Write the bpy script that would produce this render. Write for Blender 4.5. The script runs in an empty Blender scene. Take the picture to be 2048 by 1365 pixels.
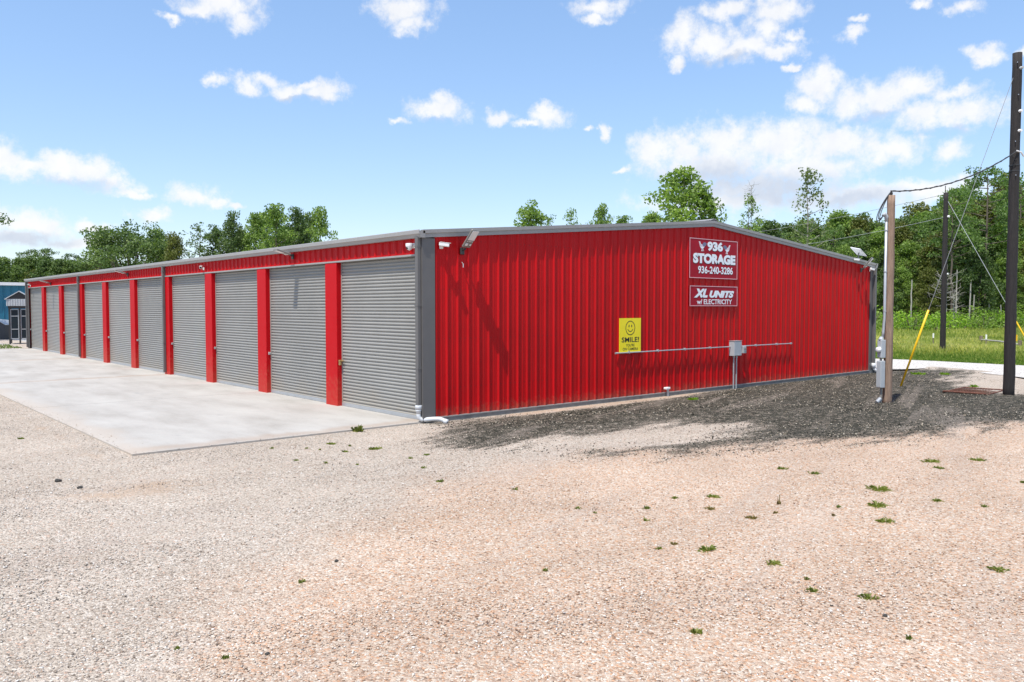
import bpy, math, random
import numpy as np
from mathutils import Vector, Matrix

# ------------------------------------------------------------------ camera, sky, sun, exposure
SC = bpy.context.scene
COL = SC.collection
R_ = math.radians
CAM = np.array([-10.2954, -14.9074, 2.5836])
YAW, PIT, FOC = 0.713297, 0.0420515, 1627.2

cd = bpy.data.cameras.new('camera')
cam = bpy.data.objects.new('camera', cd)
COL.objects.link(cam)
cam.location = CAM
cam.rotation_euler = (math.pi/2 - PIT, 0, -YAW)
cd.sensor_width = 36.0
cd.lens = FOC/2048*36.0
cd.clip_start = 0.1
cd.clip_end = 3000
SC.camera = cam

SC.view_settings.view_transform = 'Standard'
SC.view_settings.look = 'None'
SC.view_settings.gamma = 1
SC.view_settings.exposure = 0.17

SUN_EL = R_(66.0)
to_sun = Vector((-.952*math.cos(SUN_EL), -.306*math.cos(SUN_EL), math.sin(SUN_EL))).normalized()
sl = bpy.data.lights.new('sun', 'SUN')
sl.energy = 5.0
sl.angle = R_(0.5)
sl.color = (1.0, .945, .855)
so = bpy.data.objects.new('sun', sl)
COL.objects.link(so)
so.rotation_euler = to_sun.to_track_quat('Z', 'Y').to_euler()
so.location = (0, 0, 60)

# ---- pixel (2048 x 1365 photograph) to world, used to measure where things stand
_F = np.array([math.sin(YAW)*math.cos(PIT), math.cos(YAW)*math.cos(PIT), -math.sin(PIT)])
_R = np.array([math.cos(YAW), -math.sin(YAW), 0.])
_U = np.cross(_R, _F)
def ray(px, py):
    return _F + _R*(px-1024)/FOC - _U*(py-682.5)/FOC
def on(px, py, ax=2, v=0.):
    d = ray(px, py)
    return CAM + d*(v-CAM[ax])/d[ax]
def at(px, py, Z):
    return CAM + ray(px, py)*Z
def gnd(px, Z):
    p = at(px, 614, Z)
    return (float(p[0]), float(p[1]), 0.)

# ------------------------------------------------------------------ node helper
class NT:
    def __init__(s, nt):
        s.nt = nt
        s.L = nt.links
    def n(s, t, **k):
        nd = s.nt.nodes.new(t)
        for a, b in k.items():
            if a.startswith('i_'):
                key = a[2:]
                key = int(key) if key.isdigit() else key
                s.set(nd.inputs[key], b)
            else:
                setattr(nd, a, b)
        return nd
    def set(s, inp, v):
        if isinstance(v, bpy.types.NodeSocket):
            s.L.new(v, inp)
        else:
            inp.default_value = v
    def math(s, op, a, b=0.0, c=None, clamp=False):
        nd = s.nt.nodes.new('ShaderNodeMath'); nd.operation = op; nd.use_clamp = clamp
        s.set(nd.inputs[0], a); s.set(nd.inputs[1], b)
        if c is not None: s.set(nd.inputs[2], c)
        return nd.outputs[0]
    def vmath(s, op, a, b=None, c=None):
        nd = s.nt.nodes.new('ShaderNodeVectorMath'); nd.operation = op
        s.set(nd.inputs[0], a)
        if b is not None: s.set(nd.inputs[1], b)
        if c is not None: s.set(nd.inputs[2], c)
        return nd
    def mr(s, v, a, b, c=0., d=1., smooth=True):
        nd = s.nt.nodes.new('ShaderNodeMapRange')
        nd.interpolation_type = 'SMOOTHSTEP' if smooth else 'LINEAR'
        for i, x in enumerate((v, a, b, c, d)): s.set(nd.inputs[i], x)
        return nd.outputs[0]
    def mix(s, f, a, b, mode='MIX'):
        nd = s.nt.nodes.new('ShaderNodeMix'); nd.data_type = 'RGBA'; nd.blend_type = mode
        nd.clamp_factor = True
        s.set(nd.inputs[0], f)
        s.set(nd.inputs[6], a if isinstance(a, bpy.types.NodeSocket) else tuple(a)+(1,)*(4-len(a)))
        s.set(nd.inputs[7], b if isinstance(b, bpy.types.NodeSocket) else tuple(b)+(1,)*(4-len(b)))
        return nd.outputs[2]
    def noise(s, vec, scale, detail=3., rough=.5, dist=0.):
        nd = s.n('ShaderNodeTexNoise')
        if vec is not None: s.set(nd.inputs['Vector'], vec)
        nd.inputs['Scale'].default_value = scale; nd.inputs['Detail'].default_value = detail
        nd.inputs['Roughness'].default_value = rough; nd.inputs['Distortion'].default_value = dist
        return nd
    def ramp(s, f, stops, interp='LINEAR'):
        nd = s.n('ShaderNodeValToRGB'); nd.color_ramp.interpolation = interp
        el = nd.color_ramp.elements
        while len(el) < len(stops): el.new(.5)
        for e, (p, c) in zip(el, stops):
            e.position = p; e.color = tuple(c)+(1,)
        s.set(nd.inputs[0], f)
        return nd.outputs[0]

# ------------------------------------------------------------------ world: Nishita sky and fair-weather clouds
W = bpy.data.worlds.new('World')
SC.world = W
W.use_nodes = True
W.node_tree.nodes.clear()
w = NT(W.node_tree)
sky = w.n('ShaderNodeTexSky', sky_type='NISHITA', sun_disc=False, sun_elevation=SUN_EL,
          sun_rotation=math.atan2(to_sun.x, to_sun.y), altitude=50, air_density=1.0, dust_density=.6, ozone_density=2.2)
sk0 = w.vmath('SCALE', sky.outputs[0]); sk0.inputs['Scale'].default_value = .13
skg = w.n('ShaderNodeGamma', i_Color=sk0.outputs[0], i_Gamma=.62).outputs[0]
sk1 = w.n('ShaderNodeHueSaturation', i_Saturation=1.30, i_Value=11.0, i_Color=skg).outputs[0]
skyc = w.mix(1., sk1, (.97, 1.0, 1.10), 'MULTIPLY')
tc = w.n('ShaderNodeTexCoord')
sep = w.n('ShaderNodeSeparateXYZ'); w.L.new(tc.outputs['Generated'], sep.inputs[0])
az = w.math('SUBTRACT', w.math('ARCTAN2', sep.outputs[0], sep.outputs[1]), YAW)
el = w.math('ARCSINE', sep.outputs[2])
P = w.n('ShaderNodeCombineXYZ', i_0=az, i_1=el).outputs[0]
# wind-torn edges: warp the coordinates by two octaves of noise
nv = w.noise(tc.outputs['Generated'], 26., 5., .62)
warp = w.vmath('MULTIPLY_ADD', nv.outputs['Color'], (.046, .036, 0), (-.023, -.018, 0)).outputs[0]
P2 = w.vmath('ADD', P, warp).outputs[0]
CL = [(450,14,75,32),(485,42,42,22),(410,22,55,20),(345,34,20,9),(805,14,62,38),(820,52,36,20),
 (430,158,22,13),(492,165,26,20),(530,157,42,13),(575,178,44,17),(650,181,40,20),(612,167,30,9),
 (875,226,58,22),(885,205,26,18),(790,243,18,8),(1000,235,24,13),
 (0,315,52,36),(60,334,60,22),(130,336,76,30),(190,342,52,34),(232,368,42,18),(265,386,32,8),
 (385,392,46,22),(432,400,30,13),(475,410,20,6),
 (45,442,80,28),(100,456,48,26),(300,433,33,20),(30,478,95,20),(190,457,55,12),(160,488,90,12),
 (1200,12,55,20),(1195,38,26,12),(1370,70,44,38),(1430,84,60,36),(1480,104,76,24),(1450,22,60,22),
 (1555,18,50,40),(1530,58,42,32),(1585,80,34,13),(1560,104,50,16),(1350,123,18,13),(1578,133,12,8),
 (1700,72,30,12),(1715,46,22,8),(1840,8,24,10),(1920,14,38,18),(1972,110,36,20),(1958,122,18,14),(2048,98,18,8),
 (1102,235,34,26),(1068,247,32,8),(1092,214,20,14),(1213,262,12,13),(1180,256,14,5),
 (1640,170,44,42),(1700,204,60,36),(1762,200,78,42),(1830,172,52,33),(1902,182,58,18),(1930,225,90,33),
 (1850,232,80,28),(1620,208,40,22),
 (1308,302,48,42),(1372,296,56,36),(1450,284,80,44),(1560,284,110,50),(1670,288,120,42),(1780,298,72,30),
 (1902,298,38,25),(1430,335,150,40),(1600,340,130,40),(1500,378,170,32),(1700,392,260,26),(1850,378,120,22),
 (1480,402,210,26),(1240,341,14,8)]
def azel(px, py):
    d = ray(px, py); d = d/np.linalg.norm(d)
    return math.atan2(d[0], d[1])-YAW, math.asin(d[2])
def field(items, pv):
    out = None
    for (cx, cy, rx, ry) in items:
        a0, e0 = azel(cx, cy)
        a1, e1 = azel(cx+rx, cy); a2, e2 = azel(cx, cy-ry)
        sx, sy = 1/abs(a1-a0), 1/abs(e2-e0)
        l = w.vmath('LENGTH', w.vmath('MULTIPLY_ADD', pv, (sx, sy, 0), (-a0*sx, -e0*sy, 0)).outputs[0]).outputs['Value']
        if out is None: out = l
        else:
            nd = w.nt.nodes.new('ShaderNodeMath'); nd.operation = 'SMOOTH_MIN'
            w.L.new(out, nd.inputs[0]); w.L.new(l, nd.inputs[1]); nd.inputs[2].default_value = .25
            out = nd.outputs[0]
    return out
dist = field(CL, P2)
fine = w.noise(tc.outputs['Generated'], 60., 6., .65)
dist2 = w.math('ADD', dist, w.mr(fine.outputs[0], .25, .75, -.50, .50, False))
# elsewhere in the sky, outside the measured part, plain noise clouds
other = w.noise(w.vmath('MULTIPLY', tc.outputs['Generated'], (1, 1, 2.6)).outputs[0], 3.2, 7., .6)
oth = w.math('MULTIPLY', w.mr(other.outputs[0], .56, .68), w.mr(w.math('ABSOLUTE', az), .66, .80))
oth = w.math('MULTIPLY', oth, w.mr(el, .0, .1))
dens = w.math('MAXIMUM', w.mr(dist2, 1.42, .22), oth)
grey = field([(1420,362,130,40),(1560,385,150,42),(1700,400,120,22),(150,372,90,16),(60,482,110,20),(1740,236,60,12),(1440,122,90,10),(1890,262,60,12),(590,196,90,8),(875,250,50,8)], P2)
gm = w.mr(grey, 1.35, .3)
blot = w.noise(tc.outputs['Generated'], 38., 4., .6)
gm2 = w.math('ADD', w.math('MULTIPLY', gm, .85), w.mr(blot.outputs[0], .35, .75, 0, .30, False), clamp=True)
cl_col = w.mix(gm2, (9.4, 9.3, 9.2), (5.9, 6.4, 7.4))
final = w.mix(w.math('MULTIPLY', dens, .90), skyc, cl_col)
# thin bright air low over the horizon
bg = w.n('ShaderNodeBackground', i_Color=final, i_Strength=0.10)
out = w.n('ShaderNodeOutputWorld'); w.L.new(bg.outputs[0], out.inputs[0])
W.cycles.sampling_method = 'MANUAL'; W.cycles.sample_map_resolution = 512

# ------------------------------------------------------------------ materials
def newmat(name):
    m = bpy.data.materials.new(name); m.use_nodes = True
    nt = m.node_tree; nt.nodes.clear()
    g = NT(nt)
    b = g.n('ShaderNodeBsdfPrincipled'); o = g.n('ShaderNodeOutputMaterial')
    nt.links.new(b.outputs[0], o.inputs[0])
    return m, g, b
def paint(name, col, rough=.45, metal=0., var=.08, scale=3., bump=0., spec=.5, dirt=None):
    m, g, b = newmat(name)
    t = g.n('ShaderNodeTexCoord')
    nz = g.noise(t.outputs['Object'], scale, 4., .6)
    f = g.mr(nz.outputs[0], .3, .7, 1-var, 1+var, False)
    c = g.vmath('SCALE', tuple(col)); g.set(c.inputs['Scale'], f)
    colr = c.outputs[0]
    if dirt:   # (z height, colour, amount): splash marks low on a wall, with a ragged edge
        zs = g.n('ShaderNodeSeparateXYZ'); g.L.new(t.outputs['Object'], zs.inputs[0])
        nz2 = g.noise(t.outputs['Object'], 9., 5., .7)
        lim = g.math('ADD', zs.outputs[2], g.mr(nz2.outputs[0], .3, .7, -dirt[0]*.6, dirt[0]*.6, False))
        colr = g.mix(g.math('MULTIPLY', g.mr(lim, dirt[0], 0.), dirt[2]), colr, dirt[1])
    g.L.new(colr, b.inputs['Base Color'])
    b.inputs['Roughness'].default_value = rough
    b.inputs['Metallic'].default_value = metal
    b.inputs['Specular IOR Level'].default_value = spec
    if bump:
        bn = g.noise(t.outputs['Object'], scale*8, 4., .6)
        bp = g.n('ShaderNodeBump', i_Strength=bump, i_Distance=.02, i_Height=bn.outputs[0])
        g.L.new(bp.outputs[0], b.inputs['Normal'])
    return m
M = {}
def siding_mat():
    m, g, b = newmat('red_wall_panel')
    v = g.n('ShaderNodeTexCoord').outputs['Object']
    s_ = g.n('ShaderNodeSeparateXYZ'); g.L.new(v, s_.inputs[0])
    nz = g.noise(v, .8, 4., .6)
    # each 0.91 m sheet differs a touch from the next
    sheet = g.n('ShaderNodeTexWhiteNoise', noise_dimensions='2D')
    cx_ = g.n('ShaderNodeCombineXYZ', i_0=g.math('FLOOR', g.math('DIVIDE', g.math('SUBTRACT', s_.outputs[0], .3), .9144)), i_1=g.math('FLOOR', g.math('DIVIDE', s_.outputs[1], .9144)))
    g.L.new(cx_.outputs[0], sheet.inputs['Vector'])
    f = g.math('MULTIPLY', g.mr(nz.outputs[0], .3, .7, .92, 1.08, False), g.mr(sheet.outputs[0], 0, 1, .93, 1.07, False))
    c = g.vmath('SCALE', (.47, .003, .006)); g.set(c.inputs['Scale'], f); c = c.outputs[0]
    # rows of fasteners along the girts, one beside every rib
    fx = g.math('ABSOLUTE', g.math('SUBTRACT', g.math('FRACT', g.math('DIVIDE', g.math('SUBTRACT', g.math('ADD', s_.outputs[0], s_.outputs[1]), .3), .1524)), .8))
    fz_ = g.math('ABSOLUTE', g.math('SUBTRACT', g.math('FRACT', g.math('DIVIDE', g.math('SUBTRACT', s_.outputs[2], .18), 1.12)), .5))
    dot = g.math('MULTIPLY', g.mr(fx, .08, .05), g.mr(fz_, .011, .007))
    c = g.mix(g.math('MULTIPLY', dot, .75), c, (.12, .02, .02))
    # splash dirt low down, thin dusty streaks
    n2 = g.noise(v, 9., 5., .7)
    lim = g.math('ADD', s_.outputs[2], g.mr(n2.outputs[0], .3, .7, -.16, .16, False))
    c = g.mix(g.mr(lim, .38, .05, 0, .45), c, (.26, .11, .07))
    st = g.noise(g.vmath('MULTIPLY', v, (9, 9, .5)).outputs[0], 1.2, 4., .6)
    c = g.mix(g.mr(st.outputs[0], .55, .8, 0, .22), c, (.30, .05, .04))
    g.L.new(c, b.inputs['Base Color']); b.inputs['Roughness'].default_value = .40; b.inputs['Specular IOR Level'].default_value = .18
    oil = g.noise(g.vmath('MULTIPLY', v, (3, 3, .6)).outputs[0], 1.3, 2., .5)
    g.L.new(g.n('ShaderNodeBump', i_Strength=.35, i_Distance=.03, i_Height=oil.outputs[0]).outputs[0], b.inputs['Normal'])
    return m
M['red_wall'] = paint('red_wall_panel', (.50, .0035, .007), .42, var=.08, scale=.8, spec=.16, dirt=(.30, (.22, .08, .05), .35))
M['red_trim'] = paint('red_trim', (.47, .0045, .009), .42, var=.04, scale=1.5, spec=.1, dirt=(1.1, (.47, .07, .045), .5))
M['grey_door'] = paint('grey_door', (.31, .305, .285), .42, metal=.0, var=.05, scale=.9, spec=.35)
M['grey_trim'] = paint('charcoal_trim', (.125, .12, .118), .42, var=.06)
M['gutter'] = paint('gutter_grey', (.30, .29, .28), .4, var=.05)
M['roof'] = paint('galvanised_roof', (.55, .56, .56), .35, metal=.5)
M['white'] = paint('white_plastic', (.80, .80, .79), .4, var=.03)
M['pvc'] = paint('white_pvc', (.60, .62, .64), .35, var=.05, scale=12)
M['galv'] = paint('galvanised_steel', (.40, .42, .44), .42, metal=.35, var=.08)
M['boxgrey'] = paint('electric_grey', (.40, .43, .45), .5, var=.05)
M['lampbody'] = paint('lamp_body', (.20, .19, .17), .5, var=.1)
M['lampbase'] = paint('lamp_base_black', (.03, .03, .03), .5)
M['brass'] = paint('brass_latch', (.55, .40, .18), .35, metal=.7)
M['steel'] = paint('bright_steel', (.65, .65, .66), .3, metal=.8)
M['yellow'] = paint('yellow_plastic', (.85, .52, .01), .4, var=.06)
M['signyellow'] = paint('sign_yellow', (.93, .76, .008), .45, var=.03)
M['black'] = paint('black_paint', (.012, .012, .014), .5)
M['signred'] = paint('sign_red', (.36, .002, .018), .5, spec=.2, var=.12, scale=2.)
M['signwhite'] = paint('sign_white', (.86, .89, .92), .45, var=.03)
M['signblue'] = paint('sign_blue', (.16, .17, .27), .45, var=.03)
M['signpink'] = paint('sign_pink', (.75, .42, .45), .45, var=.03)
M['rust'] = paint('rusty_steel', (.14, .055, .035), .85, var=.5, scale=20, bump=.5)
M['blue'] = paint('blue_panel', (.02, .15, .235), .45, var=.08)
M['concrete_old'] = paint('foundation_concrete', (.20, .195, .185), .9, var=.25, scale=4, bump=.4)
M['wire'] = paint('black_wire', (.03, .03, .032), .6)
M['guywire'] = paint('steel_strand', (.42, .44, .45), .5, metal=.3)
M['red_wall'] = siding_mat()
M['glass'] = paint('dark_glass', (.012, .022, .03), .35, spec=.25)
M['cart'] = paint('dark_bin_plastic', (.028, .032, .04), .5)
M['dead'] = paint('weathered_dead_wood', (.34, .32, .29), .9, var=.2, scale=4)
M['oldwood'] = paint('old_post_wood', (.20, .16, .12), .9, var=.3, scale=6)

def wood(name, c1, c2, sc=1.):
    m, g, b = newmat(name)
    t = g.n('ShaderNodeTexCoord')
    v = g.vmath('MULTIPLY', t.outputs['Object'], (14*sc, 14*sc, 1.2*sc)).outputs[0]
    nz = g.noise(v, 1.6, 6., .65, .4)
    v2 = g.vmath('MULTIPLY', t.outputs['Object'], (60, 60, 5)).outputs[0]
    n2 = g.noise(v2, 1.5, 4., .7)
    f = g.math('ADD', g.math('MULTIPLY', nz.outputs[0], .6), g.math('MULTIPLY', n2.outputs[0], .4))
    g.L.new(g.ramp(f, [(.3, c1), (.68, c2)]), b.inputs['Base Color'])
    b.inputs['Roughness'].default_value = .85
    bp = g.n('ShaderNodeBump', i_Strength=.7, i_Distance=.02, i_Height=f)
    g.L.new(bp.outputs[0], b.inputs['Normal'])
    return m
M['pole_tan'] = wood('weathered_pole_wood', (.13, .085, .06), (.36, .25, .18))
M['pole_black'] = wood('creosote_pole_wood', (.007, .006, .006), (.034, .029, .028))
M['bark'] = wood('bark', (.05, .04, .032), (.17, .14, .11), .5)
M['bark_pale'] = wood('pale_bark', (.16, .14, .12), (.38, .36, .32), .5)

def leafmat(name, dark, mid, light, trans=.35):
    m = bpy.data.materials.new(name); m.use_nodes = True
    nt = m.node_tree; nt.nodes.clear(); g = NT(nt)
    a = g.n('ShaderNodeAttribute', attribute_name='tone')
    oi = g.n('ShaderNodeObjectInfo')
    f = g.math('ADD', a.outputs['Fac'], g.mr(oi.outputs['Random'], 0, 1, -.14, .14, False), clamp=True)
    c = g.ramp(f, [(.0, dark), (.5, mid), (1., light)])
    d = g.n('ShaderNodeBsdfPrincipled', i_Roughness=.55)
    d.inputs['Specular IOR Level'].default_value = .3
    g.L.new(c, d.inputs['Base Color'])
    tr = g.n('ShaderNodeBsdfTranslucent')
    g.L.new(g.mix(1., c, (1.1, 1.25, .5), 'MULTIPLY'), tr.inputs['Color'])
    mx = g.n('ShaderNodeMixShader', i_0=trans)
    g.L.new(d.outputs[0], mx.inputs[1]); g.L.new(tr.outputs[0], mx.inputs[2])
    o = g.n('ShaderNodeOutputMaterial'); g.L.new(mx.outputs[0], o.inputs[0])
    return m
M['leaf'] = leafmat('broad_leaves', (.09, .16, .04), (.22, .32, .075), (.36, .47, .13), .42)
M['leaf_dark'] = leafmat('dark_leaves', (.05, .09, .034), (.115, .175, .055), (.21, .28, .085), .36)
M['leaf_olive'] = leafmat('olive_leaves', (.07, .09, .02), (.16, .18, .045), (.24, .25, .07), .35)
M['needle'] = leafmat('pine_needles', (.07, .13, .04), (.15, .24, .07), (.25, .35, .11), .4)
M['shrub'] = leafmat('bright_shrub_leaves', (.10, .20, .025), (.24, .40, .05), (.42, .58, .09), .45)
M['pale_leaf'] = leafmat('pale_leaves', (.09, .13, .05), (.17, .22, .08), (.27, .31, .13), .35)
M['weed'] = leafmat('weed_blades', (.10, .14, .03), (.22, .26, .065), (.38, .37, .14), .4)
M['dryweed'] = leafmat('dry_weed_blades', (.16, .12, .05), (.26, .2, .08), (.36, .3, .12), .3)
M['field'] = leafmat('field_grass_blades', (.16, .26, .045), (.52, .54, .16), (.88, .78, .40), .65)
M['lawn'] = leafmat('lawn_blades', (.06, .13, .02), (.12, .2, .035), (.2, .26, .06), .3)

# ---- gravel ground
def gravel_nodes(g, vec, scale, lightness=1.):
    vo = g.n('ShaderNodeTexVoronoi', feature='F1'); g.set(vo.inputs['Vector'], vec)
    vo.inputs['Scale'].default_value = scale; vo.inputs['Randomness'].default_value = 1.
    s = g.n('ShaderNodeSeparateColor'); g.L.new(vo.outputs['Color'], s.inputs[0])
    return vo, s
def ground_mat():
    m, g, b = newmat('gravel_ground')
    t = g.n('ShaderNodeTexCoord'); v = t.outputs['Object']
    wv = g.noise(v, 45., 2., .5)
    vw = g.vmath('MULTIPLY_ADD', wv.outputs['Color'], (.010, .010, .010), v).outputs[0]
    vo, s = gravel_nodes(g, vw, 50.)
    vo2, s2 = gravel_nodes(g, vw, 100.)
    r1 = s.outputs[0]; r2 = s.outputs[1]; r3 = s.outputs[2]
    pale = g.ramp(r1, [(0, (.15, .12, .095)), (.10, (.33, .27, .215)), (.42, (.465, .40, .33)), (.75, (.55, .475, .395)), (1, (.66, .61, .54))])
    pink = g.ramp(r1, [(0, (.17, .105, .07)), (.09, (.38, .25, .17)), (.34, (.51, .37, .275)), (.58, (.56, .43, .325)), (.85, (.60, .505, .405)), (1, (.70, .65, .575))])
    orange = g.mix(g.mr(r2, .80, .86), pink, (.60, .35, .21))
    paleo = g.mix(g.mr(r2, .93, .95), pale, (.58, .40, .30))
    ap = g.n('ShaderNodeAttribute', attribute_name='pink')
    big = g.noise(v, .35, 5., .6)
    fp = g.mr(g.math('ADD', ap.outputs['Fac'], g.mr(big.outputs[0], .3, .7, -.22, .22, False)), .30, .72)
    c = g.mix(fp, paleo, orange)
    # fine dust between the stones
    c = g.mix(g.mr(s2.outputs[0], .5, .9, 0, .35), c, (.48, .405, .335))
    # tan sandy earth
    at_ = g.n('ShaderNodeAttribute', attribute_name='tan')
    med = g.noise(v, 2.2, 6., .65)
    ft = g.mr(g.math('ADD', at_.outputs['Fac'], g.mr(med.outputs[0], .3, .7, -.35, .35, False)), .35, .85, 0, .8)
    c = g.mix(ft, c, g.mix(s2.outputs[1], (.42, .30, .21), (.52, .40, .30)))
    # dark asphalt millings spread over the paler stone
    ad = g.n('ShaderNodeAttribute', attribute_name='dark')
    streak = g.noise(g.vmath('MULTIPLY', v, (.45, 1.5, 1)).outputs[0], 1.4, 7., .68)
    df = g.math('ADD', ad.outputs['Fac'], g.mr(streak.outputs[0], .3, .7, -.34, .34, False))
    cover = g.mr(df, .20, 1.0)                       # share of stones that are millings
    clump = g.noise(v, 7., 4., .7)
    ds = g.math('SUBTRACT', g.math('MULTIPLY', cover, g.mr(clump.outputs[0], .30, .62, .40, 1.1)), r3)
    fd = g.mr(ds, -.02, .02)
    dcol = g.ramp(s2.outputs[2], [(0, (.010, .011, .008)), (.5, (.026, .027, .019)), (.85, (.055, .053, .038)), (1, (.22, .19, .14))])
    c = g.mix(g.math('MULTIPLY', g.mr(cover, .1, .6), .6), c, (.11, .098, .075))
    c = g.mix(fd, c, dcol)
        # mid-scale tone drift, tyre-worn bands
    dr = g.noise(g.vmath('MULTIPLY', v, (.5, 1.2, 1)).outputs[0], .7, 5., .6)
    c = g.mix(1., c, g.mix(g.mr(dr.outputs[0], .3, .72), (.90, .885, .87), (1.05, 1.05, 1.05)), 'MULTIPLY')
    lane = g.noise(g.vmath('MULTIPLY', g.n('ShaderNodeVectorRotate', rotation_type='Z_AXIS', i_Vector=v, i_Angle=R_(-20)).outputs[0], (.10, 1.1, 1)).outputs[0], 1.2, 3., .5, .6)
    c = g.mix(g.mr(lane.outputs[0], .54, .66, 0, .22), c, (.44, .37, .315))
    # meadow soil
    ag = g.n('ShaderNodeAttribute', attribute_name='green')
    gn = g.noise(v, .9, 6., .65)
    gc = g.ramp(gn.outputs[0], [(.3, (.13, .18, .04)), (.5, (.26, .30, .08)), (.7, (.42, .40, .16))])
    c = g.mix(g.mr(g.math('ADD', ag.outputs['Fac'], g.mr(gn.outputs[0], .3, .7, -.3, .3, False)), .4, .6), c, gc)
    g.L.new(c, b.inputs['Base Color'])
    b.inputs['Roughness'].default_value = .92
    b.inputs['Specular IOR Level'].default_value = .25
    h = g.math('ADD', g.math('MULTIPLY', g.math('SUBTRACT', 1., vo.outputs['Distance']), g.math('ADD', .5, r2)),
               g.math('MULTIPLY', g.math('SUBTRACT', 1., vo2.outputs['Distance']), .45))
    bp = g.n('ShaderNodeBump', i_Strength=1., i_Distance=.013, i_Height=h)
    bp2 = g.n('ShaderNodeBump', i_Strength=.35, i_Distance=.10, i_Height=g.noise(v, 2.5, 6., .7).outputs[0])
    g.L.new(bp.outputs[0], bp2.inputs['Normal'])
    g.L.new(bp2.outputs[0], b.inputs['Normal'])
    return m
M['ground'] = ground_mat()
def road_mat():
    m, g, b = newmat('white_gravel_road')
    t = g.n('ShaderNodeTexCoord'); v = t.outputs['Object']
    vo, s = gravel_nodes(g, v, 28.)
    c = g.ramp(s.outputs[0], [(0, (.22, .20, .18)), (.3, (.50, .47, .43)), (1, (.68, .65, .61))])
    n = g.noise(v, .8, 5., .6)
    c = g.mix(g.mr(n.outputs[0], .55, .75, 0, .6), c, (.45, .40, .34))
    g.L.new(c, b.inputs['Base Color']); b.inputs['Roughness'].default_value = .9
    g.L.new(g.n('ShaderNodeBump', i_Strength=.7, i_Distance=.02, i_Height=vo.outputs['Distance']).outputs[0], b.inputs['Normal'])
    return m
M['road'] = road_mat()
def door_mat():
    m, g, b = newmat('grey_door_slats')
    v = g.n('ShaderNodeTexCoord').outputs['Object']
    oi = g.n('ShaderNodeObjectInfo')
    s_ = g.n('ShaderNodeSeparateXYZ'); g.L.new(v, s_.inputs[0])
    n1 = g.noise(v, .9, 5., .6); n2 = g.noise(g.vmath('MULTIPLY', v, (1, 5, 22)).outputs[0], 1., 4., .7)
    f = g.math('MULTIPLY', g.mr(oi.outputs['Random'], 0, 1, .93, 1.07, False), g.mr(n1.outputs[0], .3, .7, .94, 1.06, False))
    c = g.vmath('SCALE', (.275, .27, .252)); g.set(c.inputs['Scale'], f)
    c = g.mix(g.mr(n2.outputs[0], .62, .78, 0, .4), c.outputs[0], (.20, .19, .17))
    lim = g.math('ADD', s_.outputs[2], g.mr(n1.outputs[0], .3, .7, -.3, .3, False))
    c = g.mix(g.mr(lim, .7, .1, 0, .35), c, (.36, .31, .24))
    g.L.new(c, b.inputs['Base Color']); b.inputs['Roughness'].default_value = .42; b.inputs['Specular IOR Level'].default_value = .35
    dn = g.noise(g.vmath('MULTIPLY', v, (1, 1, 1.6)).outputs[0], 1.6, 2., .5)
    g.L.new(g.n('ShaderNodeBump', i_Strength=.4, i_Distance=.03, i_Height=dn.outputs[0]).outputs[0], b.inputs['Normal'])
    return m
M['grey_door'] = door_mat()
def concrete_mat():
    m, g, b = newmat('apron_concrete')
    t = g.n('ShaderNodeTexCoord'); v = t.outputs['Object']
    s = g.n('ShaderNodeSeparateXYZ'); g.L.new(v, s.inputs[0])
    n1 = g.noise(g.vmath('MULTIPLY', v, (.9, .35, 1)).outputs[0], 1.1, 6., .6)
    n2 = g.noise(v, 30., 4., .6)
    c = g.ramp(g.math('ADD', g.math('MULTIPLY', n1.outputs[0], .75), g.math('MULTIPLY', n2.outputs[0], .25)),
               [(.32, (.30, .28, .25)), (.5, (.395, .375, .345)), (.68, (.46, .445, .41))])
    # broom streaks and tyre marks, running across the apron at a slant
    sv = g.vmath('MULTIPLY', g.n('ShaderNodeVectorRotate', rotation_type='Z_AXIS', i_Vector=v, i_Angle=R_(18)).outputs[0], (.5, 7, 1)).outputs[0]
    n3 = g.noise(sv, .8, 5., .65)
    c = g.mix(g.mr(n3.outputs[0], .56, .74, 0, .5), c, (.33, .325, .315))
    # dark scuffs
    n4 = g.noise(g.vmath('MULTIPLY', v, (1.6, .9, 1)).outputs[0], .9, 3., .5)
    c = g.mix(g.mr(n4.outputs[0], .66, .74, 0, .4), c, (.25, .25, .25))
    # rust-brown wash where the downspouts empty
    for y0 in (17.0, 29.8, .3, 42.3):
        d = g.math('ABSOLUTE', g.math('SUBTRACT', g.math('ADD', s.outputs[1], g.mr(n1.outputs[0], .3, .7, -.25, .25, False)), y0))
        c = g.mix(g.mr(d, .42, .05, 0, .45), c, (.33, .235, .165))
    # dusty outer edge
    e = g.math('ADD', s.outputs[0], g.mr(n1.outputs[0], .3, .7, -.4, .4, False))
    c = g.mix(g.mr(e, -5.4, -6.1, 0, .55), c, (.47, .40, .33))
    # control joints
    for y0 in (8.53, 17.07, 25.6, 34.1):
        d = g.math('ABSOLUTE', g.math('SUBTRACT', s.outputs[1], y0))
        c = g.mix(g.mr(d, .018, .010, 0, .75), c, (.12, .11, .10))
    g.L.new(c, b.inputs['Base Color']); b.inputs['Roughness'].default_value = .85
    g.L.new(g.n('ShaderNodeBump', i_Strength=.25, i_Distance=.006, i_Height=n2.outputs[0]).outputs[0], b.inputs['Normal'])
    return m
M['concrete'] = concrete_mat()

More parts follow.
